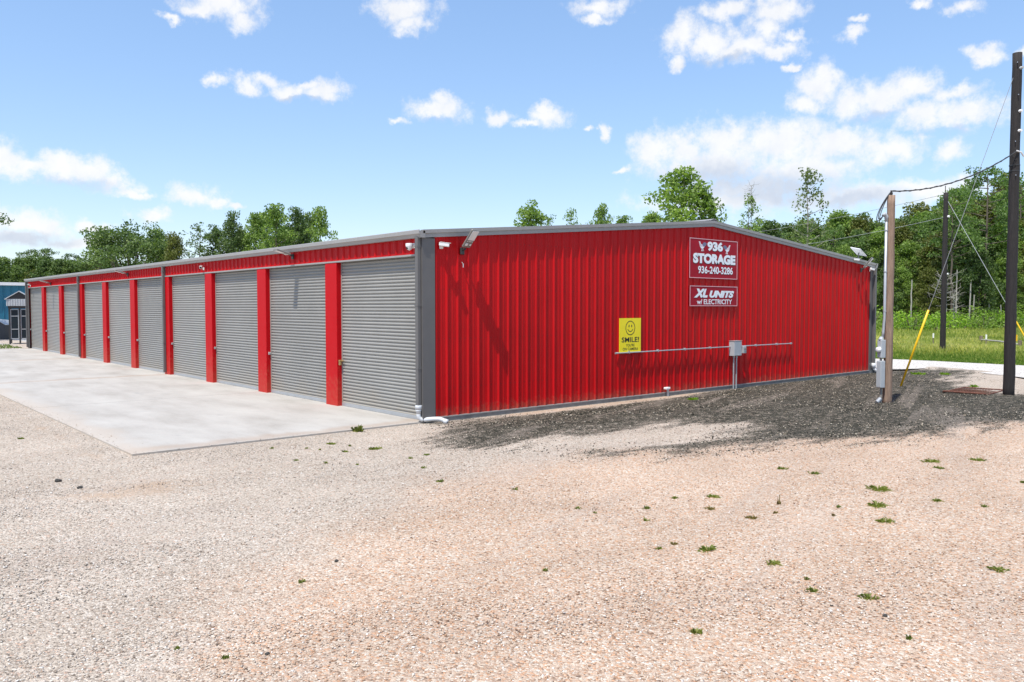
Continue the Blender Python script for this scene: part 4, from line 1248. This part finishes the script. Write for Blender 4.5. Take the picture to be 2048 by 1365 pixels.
# bare twigs over the narrow tree
# --- the wall of woods behind the meadow
GW = 'trees in the wall of woods behind the meadow'
tops = [(1440,425),(1475,430),(1530,425),(1570,432),(1600,430),(1640,425),(1680,420),(1715,412),(1750,418),(1780,425),(1815,412),(1850,400),(1885,395),(1925,372),(1960,372),(2000,360),(2040,372),(2090,365),(2140,372),(2200,375),(2270,370)]
tx = [a for a, _ in tops]; ty = [b_ for _, b_ in tops]
kinds = [('bushy', 6, 'leaf', 'bark'), ('bushy', 7, 'leaf', 'bark'), ('bushy', 10, 'leaf_dark', 'bark'), ('gum', 5, 'leaf', 'bark'), ('pine', 9, 'needle', 'bark'), ('gum', 2, 'leaf', 'bark_pale'), ('bushy', 12, 'leaf_olive', 'bark')]
klab = {'leaf': 'green leafy tree in the dense wall of woods behind the meadow', 'leaf_dark': 'dark green bushy tree in the dense wall of woods behind the meadow',
        'needle': 'pine in the dense wall of woods behind the meadow', 'leaf_olive': 'yellowish green bushy tree in the dense wall of woods behind the meadow'}
n_ = 0
for row, (Z, step, frac) in enumerate(((91, 48, .55), (96, 46, .76), (102, 42, .90), (109, 42, .98), (117, 44, 1.0))):
    px = 1430+row*13
    while px < 2290:
        k = kinds[(n_*5+row*2+(n_//3)) % 7]
        jx = px+rnd.uniform(-12, 12); zz = Z+rnd.uniform(-3, 3)
        top = np.interp(jx, tx, ty)
        h = H_for(top+rnd.uniform(-4, 16), zz)*frac*rnd.uniform(.88, 1.03)
        tree(*k, gnd(jx, zz), h, rnd.uniform(0, 6.2), rnd.uniform(.95, 1.25) if k[0] != 'pine' else 1.0, klab[k[2]]+(' with pale trunk' if k[3] == 'bark_pale' else ''), GW+' (%s)' % ({'leaf': 'leafy', 'leaf_dark': 'dark', 'needle': 'pine', 'leaf_olive': 'yellowish'}[k[2]]+(', pale trunk' if k[3] == 'bark_pale' else '')), 'tree', 'pine_tree' if k[0] == 'pine' else 'broadleaf_tree')
        n_ += 1; px += step
# pale dead tree and bare stems at the wood's edge
rng = np.random.default_rng(77)
def dead_tree(px, Z, py, label, spread=1.6, nb=16, low=.45):
    H = H_for(py, Z); mb = MB(); r = empty('dead_tree', gnd(px, Z), 0, label, 'tree')
    limb(mb, (0, 0, -.1), (.2, .1, H), .10, .02, rng, 9, .03)
    mb.build('trunk', M['dead'], r)
    br = MB()
    for i in range(nb):
        t = low+(1-low)*(i+.5)/nb; a = i*2.4; L = spread*(1.25-t)*rng.uniform(.7, 1.3)
        e = np.array([math.cos(a)*L, math.sin(a)*L, H*t+L*.35]); limb(br, (0, 0, H*t), e, .035, .010, rng, 4, .12)
        for j in range(4):
            f = rng.uniform(.3, .95); s_ = e*f; s_[2] = H*t+L*.35*f
            limb(br, s_, s_+rng.normal(0, .45, 3)+np.array([0, 0, .15]), .016, .007, rng, 3, .15)
    br.build('branches', M['dead'], r)
dead_tree(1893, 86, 545, 'small bare grey dead tree at the edge of the woods beside the yellow guard', 2.6, 18, .5)
dead_tree(1908, 84, 590, 'shorter bare grey sapling right beside the dead tree', 1.4, 8, .5)
dead_tree(1500, 90, 372, 'bare twiggy tree top above the gable peak', .8, 12, .8)
for i, (px, py, Z) in enumerate(((1938, 560, 88), (1946, 590, 86), (1912, 540, 89), (1980, 600, 88), (1822, 560, 88), (1775, 600, 87), (2003, 610, 88))):
    H = H_for(py, Z); mb = MB(); x, y, _ = gnd(px, Z); limb(mb, (x, y, -.1), (x+rnd.uniform(-.4, .4), y, H), .11, .06, rng, 8, .03)
    tag(mb.build('tree_trunk', M['bark_pale'] if i % 2 else M['dead'], smooth=True), 'slender pale bare trunk at the edge of the woods behind the meadow', 'trunk', 'pale bare trunks at the edge of the woods')
# understory shrubs along the wood's foot
GS = 'bright shrubs at the foot of the woods'
k = 0; px = 1700
while px < 2250:
    Z = rnd.uniform(78, 90); k += 1
    lm = ('shrub', 'leaf', 'shrub')[k % 3]
    tree('shrub', 20+k % 3, lm, 'bark', gnd(px, Z), rnd.uniform(1.2, 2.8), rnd.uniform(0, 6), rnd.uniform(1., 1.5),
         'bright yellow-green shrub at the foot of the woods' if lm == 'shrub' else 'mid green shrub at the foot of the woods', GS if lm == 'shrub' else 'mid green shrubs at the foot of the woods', 'shrub', 'shrub')
    px += rnd.uniform(9, 17)
# deep woods: one mass, thousands of leaves in clumps, far behind
def woods_mass(name, px0, px1, Z0, Z1, hfun, nclump, leafm, seed, rmin=1.0, rmax=2.0, size=.5, per=16):
    rg = np.random.default_rng(seed); C = []; RR = []
    for i in range(nclump):
        px = rg.uniform(px0, px1); Z = rg.uniform(Z0, Z1); x, y, _ = gnd(px, Z)
        h = hfun(px, Z); C.append(np.array([x, y, rg.uniform(.0, 1)**.8*h])); RR.append(rg.uniform(rmin, rmax))
    V, F, T = leaf_cloud(C, RR, per, size, rg); V[:, 2] = np.maximum(V[:, 2], .05)
    o = npmesh(name, V, F, M[leafm], tone=T); tag(o, kind='stuff'); return o
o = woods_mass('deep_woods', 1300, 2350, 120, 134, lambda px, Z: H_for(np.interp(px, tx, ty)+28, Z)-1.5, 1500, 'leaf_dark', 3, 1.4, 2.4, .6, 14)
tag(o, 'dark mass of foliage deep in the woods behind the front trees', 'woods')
# --- left-hand trees above the long roof line
LT = [('oak', 30, 'leaf_dark', 'bark', 262, 445, 92, 1.0, 'broad round dark oak rising above the long roof at the left', 'oak_tree'),
      ('bushy', 12, 'leaf_olive', 'bark', 352, 468, 88, .75, 'low yellowish-green tree right beside the broad round oak', 'broadleaf_tree'),
      ('thin', 31, 'leaf_dark', 'bark', 396, 446, 90, 1.25, 'open dark tree between the yellowish tree and the leftmost tall tree above the doors', 'broadleaf_tree'),
      ('gum', 32, 'leaf_dark', 'bark', 466, 424, 90, .72, 'narrow dark tree, left of the tallest one above the row of doors', 'broadleaf_tree'),
      ('gum', 33, 'leaf', 'bark', 512, 428, 90, .9, 'leafy tree immediately left of the tallest tree above the row of doors', 'broadleaf_tree'),
      ('gum', 34, 'leaf', 'bark', 553, 410, 88, .95, 'tallest leafy tree above the row of doors', 'broadleaf_tree'),
      ('gum', 32, 'leaf_dark', 'bark', 597, 416, 92, .8, 'dark tree just right of the tallest tree above the row of doors', 'broadleaf_tree'),
      ('gum', 33, 'leaf', 'bark', 641, 416, 90, .72, 'rightmost leafy tree above the row of doors, with open sky to its right', 'broadleaf_tree'),
      ('gum', 5, 'leaf_dark', 'bark', 434, 452, 95, 1.1, 'shorter dark tree just left of the narrow dark tree above the doors', 'broadleaf_tree'),
      ('gum', 2, 'leaf', 'bark', 532, 424, 96, 1.0, 'green tree filling the gap left of the tallest tree above the doors', 'broadleaf_tree'),
      ('gum', 1, 'leaf_dark', 'bark', 619, 428, 97, 1.0, 'dark tree in the gap just left of the rightmost leafy tree above the doors', 'broadleaf_tree'),
      ('bushy', 7, 'leaf', 'bark', 318, 462, 96, .9, 'green tree on the right flank of the broad round oak', 'broadleaf_tree'),
      ('bushy', 10, 'leaf_dark', 'bark', 480, 462, 98, 1., 'low dark tree behind the tall trees above the doors, left one', 'broadleaf_tree'),
      ('bushy', 6, 'leaf', 'bark', 575, 455, 98, 1., 'low green tree behind the tall trees above the doors, right one', 'broadleaf_tree'),
      ('thin', 31, 'leaf_dark', 'bark', 205, 480, 95, 1.2, 'thin dark tree at the left flank of the broad round oak', 'broadleaf_tree')]
for (k, sd, lm, bk, px, py, Z, wf, lab, nm) in LT:
    tree(k, sd, lm, bk, gnd(px, Z), H_for(py, Z), rnd.uniform(0, 6), wf, lab, None, 'tree', nm)
# the far left wood with three pine tops
for (px, py, wf, lab) in ((62, 500, 1., 'pine top above the far woods over the blue building, leftmost of three'), (92, 497, 1.15, 'pine top above the far woods, middle and tallest of three'), (148, 508, 1., 'pine top above the far woods next to the broad oak, rightmost of three')):
    tree('pine', 35, 'leaf_dark', 'bark', gnd(px, 140), H_for(py, 140), rnd.uniform(0, 6), wf, lab, None, 'tree', 'pine_tree')
kk = 0
for px in range(-90, 240, 26):
    for Z in (112, 126):
        kk += 1
        k = kinds[(0, 2, 1, 6, 2)[kk % 5]]
        kd = 'leaf_dark' if k[2] != 'leaf_olive' else 'leaf_olive'
        tree(k[0], k[1] if kd == k[2] else 10, kd, 'bark', gnd(px+rnd.uniform(-8, 8), Z), H_for(520+rnd.uniform(-6, 22), Z), rnd.uniform(0, 6), 1.25,
             ('dark green' if kd == 'leaf_dark' else 'yellowish green')+' tree in the far woods behind the blue building', 'trees in the far woods behind the blue building (%s)' % kd.replace('leaf_', ''), 'tree', 'broadleaf_tree')
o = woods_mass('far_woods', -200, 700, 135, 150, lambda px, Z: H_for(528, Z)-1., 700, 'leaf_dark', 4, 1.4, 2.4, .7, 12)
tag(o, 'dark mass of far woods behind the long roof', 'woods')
# the leafy branch reaching in at the left edge: a tree just outside the picture
rg = np.random.default_rng(8)
Zt = 60.; base = np.array(gnd(-110, Zt))
tl = empty('broadleaf_tree', tuple(base), 0, 'leafy branch tip of a tree reaching in at the left picture edge', 'tree')
mb = MB(); tip = at(2, 441, Zt)-base; e0 = at(-60, 446, Zt)-base
limb(mb, (0, 0, -.1), (.1, 0, 11.5), .25, .06, rg, 8, .03); limb(mb, (0, 0, 7.0), e0, .10, .05, rg, 4); limb(mb, e0, tip, .05, .02, rg, 3)
C = [tip+rg.normal(0, .12, 3)-np.array([0, 0, .0]) for _ in range(3)]+[e0+rg.normal(0, .5, 3) for _ in range(5)]; RR = [.62, .55, .6]+[.8]*5
for i in range(40): C.append(np.array([0, 0, 9.5])+rg.normal(0, 1, 3)*np.array([1.0, 1.0, 1.3])); RR.append(rg.uniform(.6, 1.))
mb.build('trunk', M['bark'], tl, smooth=True)
V, F, T = leaf_cloud(C, RR, 120, .15, rg); npmesh('crown', V, F, M['leaf_dark'], tl, tone=T)

# --- meadow grass: blades, uncountable
def blades(name, P_, Hs, wd, leafm, seed, lean=.35, parent=None, toneb=None):
    rg = np.random.default_rng(seed); n = len(P_)
    a = rg.uniform(0, 2*math.pi, n); dx = np.cos(a)[:, None]; dy = np.sin(a)[:, None]
    side_ = np.concatenate([-dy, dx, np.zeros((n, 1))], 1)*(wd*rg.uniform(.6, 1.3, n))[:, None]*.5
    ln = (lean*rg.uniform(.1, 1, n)*Hs)[:, None]*np.concatenate([dx, dy, np.zeros((n, 1))], 1)
    up = np.zeros((n, 3)); up[:, 2] = Hs
    mid = P_+up*.6+ln*.35
    tipp = P_+up+ln
    V = np.stack([P_-side_, P_+side_, mid+side_*.8, tipp, mid-side_*.8], 1).reshape(-1, 3)
    F = (np.arange(n)[:, None]*5+np.array([0, 1, 2, 3, 4])[None, :])
    t = np.clip((toneb if toneb is not None else .5)+rg.normal(0, .15, n), 0, 1)
    return npmesh(name, V, F, M[leafm], parent, tone=np.repeat(t, 5))
rg = np.random.default_rng(21)
n = 95000
pxs = rg.uniform(1690, 2260, n); u = rg.uniform(0, 1, n)
Zs = 1/(1/33.+(1/96.-1/33.)*u**.9)
pts = np.stack([CAM[0]+(_F[0]/math.cos(PIT)+_R[0]*(pxs-1024)/FOC)*Zs, CAM[1]+(_F[1]/math.cos(PIT)+_R[1]*(pxs-1024)/FOC)*Zs, np.zeros(n)], -1)
ins = poly_sd(pts[:, 0], pts[:, 1], meadow)
ok = ins > .15
pts = pts[ok]; ins = ins[ok]; Zk = Zs[ok]
nz = .5+.25*np.sin(pts[:, 0]*.7+1.3*np.sin(pts[:, 1]*.5))+.25*np.sin(pts[:, 1]*1.1+pts[:, 0]*.3)
tall = np.clip((ins-1.5)/4, 0, 1)
Hs = (.10+.36*tall*(.5+nz*.7))*rg.uniform(.6, 1.3, len(pts))
tone = .12+.62*tall*nz+.25*np.clip((ins-3)/3, 0, 1)*np.clip((24-ins)/10, 0, 1)
go = blades('meadow_grass', pts, Hs, .07, 'field', 22, .5, toneb=np.clip(tone, .02, .95))
tag(go, 'tall golden-green meadow grass between the white road and the woods', 'grass', kind='stuff')
# mown strip by the far end of the apron
n = 5000
P_ = np.stack([rg.uniform(-14, -.2, n), rg.uniform(43.3, 49.1, n), np.zeros(n)], -1)
tag(blades('lawn_grass', P_, rg.uniform(.04, .12, n), .04, 'lawn', 5), 'strip of short grass past the far end of the concrete apron', 'grass', kind='stuff')

# --- weeds growing in the gravel
GWD = 'weed tufts growing in the pinkish gravel'
def weed(px, py, wpx, label, mat='weed', tall=1., group=None, dens=1.):
    p = on(px, py); Z = float((p-CAM)@_F)
    W_ = wpx/FOC*Z*(.95 if wpx > 24 else .8)
    rgw = np.random.default_rng(int(px*7+py)); nb = int((16+W_*190)*dens)
    ang_ = rgw.uniform(0, 6.28, nb); rad = W_*.42*rgw.uniform(0, 1, nb)**.7
    fx = rgw.uniform(.75, 1.2)
    Q = np.stack([rad*np.cos(ang_)*fx, rad*np.sin(ang_)/fx*.8, np.full(nb, -.01)], -1)
    hgt = rgw.uniform(.008, .034, nb)*tall*(1+W_)
    out_ = rgw.uniform(.3, 1.3, nb)*W_*.22
    a = ang_+rgw.normal(0, .6, nb); dx, dy = np.cos(a), np.sin(a)
    sw = rgw.uniform(.003, .007, nb); lop = .6+.4*np.sin(ang_*rgw.integers(2, 5)+px); rad = rad*lop; Q[:, :2] *= lop[:, None]
    sd = np.stack([-dy*sw, dx*sw, 0*sw], -1)
    mid = Q+np.stack([dx*out_*.5, dy*out_*.5, hgt], -1); tp_ = Q+np.stack([dx*out_, dy*out_, hgt*rgw.uniform(.5, 1.3, nb)], -1)
    V = np.stack([Q-sd, Q+sd, mid+sd, tp_, mid-sd], 1).reshape(-1, 3)
    F = np.arange(nb)[:, None]*5+np.arange(5)[None, :]
    nr = max(4, int(nb*.12)); ar = rgw.uniform(0, 6.28, nr); lr = W_*rgw.uniform(.35, .62, nr)
    dr_ = np.stack([np.cos(ar), np.sin(ar), np.zeros(nr)], -1); sr = np.stack([-np.sin(ar), np.cos(ar), np.zeros(nr)], -1)*.0035
    b0 = dr_*0; m1 = dr_*(lr*.55)[:, None]; m1[:, 2] = .014*tall; t1 = dr_*lr[:, None]; t1[:, 2] = .004
    V = np.concatenate([V, np.stack([b0-sr, b0+sr, m1+sr, t1, m1-sr], 1).reshape(-1, 3)]); F = np.arange(nb+nr)[:, None]*5+np.arange(5)[None, :]; nb += nr
    o = npmesh('weed_tuft', V, F, M[mat], tone=np.repeat(np.clip(.45+rgw.normal(0, .2, nb), 0, 1), 5))
    o.location = (float(p[0]), float(p[1]), gh(p[0], p[1])+.004)
    return tag(o, label, 'weed', group or GWD)
WD = [(1415,1090,52,'widest weed tuft in the pink gravel, in the middle of the right foreground'),
 (1547,1117,42,'rounded green weed tuft to the lower right of the widest tuft'),
 (1737,1195,42,'dense dark green weed tuft low in the right foreground'),
 (1627,1176,36,'weed tuft just left of and above the dense dark green one'),
 (1755,985,60,'wide flat weed tuft, topmost of three stacked in a column on the right'),
 (1753,1017,54,'flat weed tuft, middle of three stacked in a column on the right'),
 (1772,1044,44,'flat weed tuft, lowest of three stacked in a column on the right'),
 (1873,1009,28,'yellowish weed tuft with a long runner on the right'),
 (1862,925,44,'left half of a pair of touching weed tufts near the dark gravel on the right'),
 (1878,938,26,'lower right half of a pair of touching weed tufts near the dark gravel'),
 (1955,918,38,'low weed tuft by itself near the right picture edge below the tall dark pole'),
 (1563,940,26,'small weed tuft below the edge of the dark gravel'),
 (1629,953,28,'thin sprawling weed tuft right of the small one below the dark gravel'),
 (1350,989,24,'small dark green weed tuft, left of a pair side by side'),
 (1426,987,34,'green weed tuft, right of a pair side by side'),
 (1997,1143,44,'sparse weed tuft near the right picture edge in the middle foreground'),
 (1816,1283,24,'small bright green weed tuft nearest the bottom right corner'),
 (1393,1277,34,'curly sparse weed at the bottom of the picture, right of centre')]
for a in WD: weed(*a)
for a in ((1420,1010,28,'dry brownish weed under the pair of green tufts'), (1505,1028,34,'dry brownish flat weed left of the curled dry stalk'), (1550,1019,16,'tiny dry brown weed under the curled dry stalk'), (1667,1029,15,'tiny dry brown weed left of the three stacked tufts'), (1348,1079,24,'thin dry weed left of the widest tuft')):
    weed(a[0], a[1], a[2], a[3], 'dryweed')
weed(1558, 1003, 12, 'upright curled dry stalk in the pink gravel', 'dryweed', 3.6, None, .35)
for (px, py, wp) in ((1677,1016,18),(1318,1088,22),(1614,1148,18),(1968,1021,20),(1155,1018,20),(880,968,24),(1030,980,22),(1293,1009,24),(1292,1033,22),(847,937,20),(1090,1141,18),(604,1161,20),(451,1306,20),(353,1286,18),(2048,965,24),(1190,1025,10)):
    weed(px, py, wp, 'tiny lone weed sprout in the open gravel', group='tiny lone weed sprouts in the open gravel')
for a in ((750,893,30,'largest green weed in the pale gravel in front of the near building corner', 1.2), (716,863,30,'wispy tall weed at the front edge of the concrete apron', 3.)):
    weed(a[0], a[1], a[2], a[3], 'weed', a[4], 'weeds near the front edge of the concrete apron')
for (px, py, wp) in ((662,887,26),(690,898,22),(700,888,14),(614,897,12),(544,899,14),(652,924,14),(715,924,12),(820,911,16),(852,905,18),(592,920,16),(42,876,18),(640,898,10)):
    weed(px, py, wp, 'small low weed in the pale gravel in front of the concrete apron', 'weed', 1., 'small weeds in front of the concrete apron')
for a in ((1386,801,28,'bright green weed patch on dark gravel close to the red gable wall', 1.6), (1838,751,30,'left bright green weed patch on dark gravel right of the yellow guard', 1.8), (1890,751,26,'right bright green weed patch beside the other one, on dark gravel', 1.8), (1948,773,24,'bright green weed patch on dark gravel just behind the rusty grate', 1.8)):
    weed(a[0], a[1], a[2], a[3], 'shrub', a[4], 'bright weeds on the dark gravel', .8)
# dark stones lying on the gravel
def stone(px, py, wpx, label):
    p = on(px, py); Z = float((p-CAM)@_F); s = wpx/FOC*Z*.5
    rgs = np.random.default_rng(int(px)); import bmesh
    bm = bmesh.new(); bmesh.ops.create_icosphere(bm, subdivisions=2, radius=1)
    for v in bm.verts:
        v.co *= 1+.22*math.sin(v.co.x*4+px)*math.cos(v.co.y*3+py)+rgs.uniform(-.06, .06)
        v.co = Vector((v.co.x*s, v.co.y*s*.8, v.co.z*s*.55))
    me = bpy.data.meshes.new('stone'); bm.to_mesh(me); bm.free(); me.materials.append(M['stone'])
    o = bpy.data.objects.new('stone', me); COL.objects.link(o); o.location = (float(p[0]), float(p[1]), gh(p[0], p[1])+s*.3)
    tag(o, label, 'stone', 'dark stones on the gravel')
M['stone'] = paint('dark_stone', (.05, .047, .042), .9, var=.3, scale=30, bump=.4)
stone(535, 1301, 12, 'dark rounded stone in the pale gravel near the bottom left')
stone(673, 1124, 10, 'small dark stone in the left middle foreground')
stone(1770, 1236, 12, 'dark flat stone low in the right foreground')
stone(116, 961, 14, 'dark stone on the pale gravel at the far left, upper of two')
stone(160, 975, 12, 'dark stone on the pale gravel at the far left, lower of two')
stone(1663, 1213, 8, 'tiny dark stone left of the dense green tuft')

# --- loose stones: real little rocks strewn over the sheet, uncountable
def strew(name, n, px0, px1, py0, py1, size0, size1, keep, tonef, leaf, seed, label):
    rg = np.random.default_rng(seed)
    q0 = [on(px0, py1), on(px1, py1), on(px1, py0), on(px0, py0)]
    Z0 = float((q0[0]-CAM)@_F); Z1 = float((q0[2]-CAM)@_F)
    Zv = Z0+(Z1-Z0)*rg.uniform(0, 1, n)**1.15; pxv = rg.uniform(px0, px1, n)
    hf = np.array([math.sin(YAW), math.cos(YAW)])
    x = CAM[0]+hf[0]*Zv+_R[0]*(pxv-1024)/FOC*Zv; y = CAM[1]+hf[1]*Zv+_R[1]*(pxv-1024)/FOC*Zv
    i = np.clip(np.searchsorted(gx, x)-1, 0, len(gx)-2); j = np.clip(np.searchsorted(gy, y)-1, 0, len(gy)-2)
    z = Zg[i, j]; dkv = dk[i, j]; pkv = pk[i, j]
    k = keep(x, y, dkv, rg)
    z = np.where((x > -6.1) & (x < .3) & (y > .02) & (y < 42.9), .026, z)
    x, y, z, pkv, dkv = x[k], y[k], z[k], pkv[k], dkv[k]; n = len(x)
    dirs = np.array([(1,0,0),(-1,0,0),(0,1,0),(0,-1,0),(0,0,1),(0,0,-1)], float)
    a = rg.uniform(0, 6.28, n); ca, sa = np.cos(a)[:, None], np.sin(a)[:, None]
    sz = rg.uniform(size0, size1, n)
    V = dirs[None]*rg.uniform(.55, 1.2, (n, 6, 1))+rg.normal(0, .22, (n, 6, 3))
    V *= np.stack([sz, sz*rg.uniform(.6, 1, n), sz*rg.uniform(.4, .75, n)], -1)[:, None, :]
    V = np.stack([V[..., 0]*ca-V[..., 1]*sa, V[..., 0]*sa+V[..., 1]*ca, V[..., 2]], -1)
    V += np.stack([x, y, z+sz*.18], -1)[:, None, :]
    tri = np.array([(0,2,4),(2,1,4),(1,3,4),(3,0,4),(2,0,5),(1,2,5),(3,1,5),(0,3,5)])
    F = (np.arange(n)[:, None, None]*6+tri[None]).reshape(-1, 3)
    o = npmesh(name, V.reshape(-1, 3), F, M[leaf], tone={'tone': np.repeat(rg.uniform(0, 1, n), 6), 'pink': np.repeat(np.clip(pkv+rg.normal(0, .15, n), 0, 1), 6)})
    return tag(o, label, 'gravel', kind='stuff')
def pebble_mat(name, dark):
    m, g, b = newmat(name)
    t = g.n('ShaderNodeAttribute', attribute_name='tone'); p = g.n('ShaderNodeAttribute', attribute_name='pink')
    if dark: c = g.ramp(t.outputs['Fac'], [(0, (.012, .013, .009)), (.45, (.036, .036, .026)), (.70, (.075, .07, .052)), (.78, (.34, .28, .20)), (1, (.62, .56, .46))])
    else: c = g.mix(p.outputs['Fac'], g.ramp(t.outputs['Fac'], [(0, (.10, .09, .08)), (.12, (.33, .28, .23)), (.5, (.46, .405, .345)), (.85, (.56, .505, .445)), (1, (.78, .76, .72))]),
                    g.ramp(t.outputs['Fac'], [(0, (.16, .10, .07)), (.12, (.43, .26, .16)), (.4, (.51, .38, .28)), (.75, (.57, .46, .36)), (1, (.78, .74, .69))]))
    g.L.new(c, b.inputs['Base Color']); b.inputs['Roughness'].default_value = .85; b.inputs['Specular IOR Level'].default_value = .25
    return m
M['pebble'] = pebble_mat('gravel_stones', False); M['milling'] = pebble_mat('asphalt_milling_stones', True)
onslab = lambda x, y: (x > -6.25) & (x < 21.5) & (y > -.02) & (y < 50)
def spill(x, y, rg):
    e = np.minimum(x+6.1, y-.02)
    return (x > .3) | (e < rg.exponential(.09, len(x)))
strew('loose_gravel', 80000, -150, 2200, 800, 1420, .007, .017, lambda x, y, d, rg: ((~onslab(x, y)) | ((x < .2) & (y > .02) & spill(x, y, rg))) & (d < .35), None, 'pebble', 41, 'loose pinkish and pale gravel stones strewn over the foreground')
strew('dark_gravel_stones', 60000, 850, 2250, 738, 935, .010, .026, lambda x, y, d, rg: (~onslab(x, y)) & (rg.uniform(0, 1, len(d)) < (d*1.05-.04)*(.55+.45*np.sin(x*1.7+2*np.sin(y*1.3))*np.sin(y*2.9+x*.6))), None, 'milling', 42, 'dark and pale stones of the asphalt millings beside the gable wall')
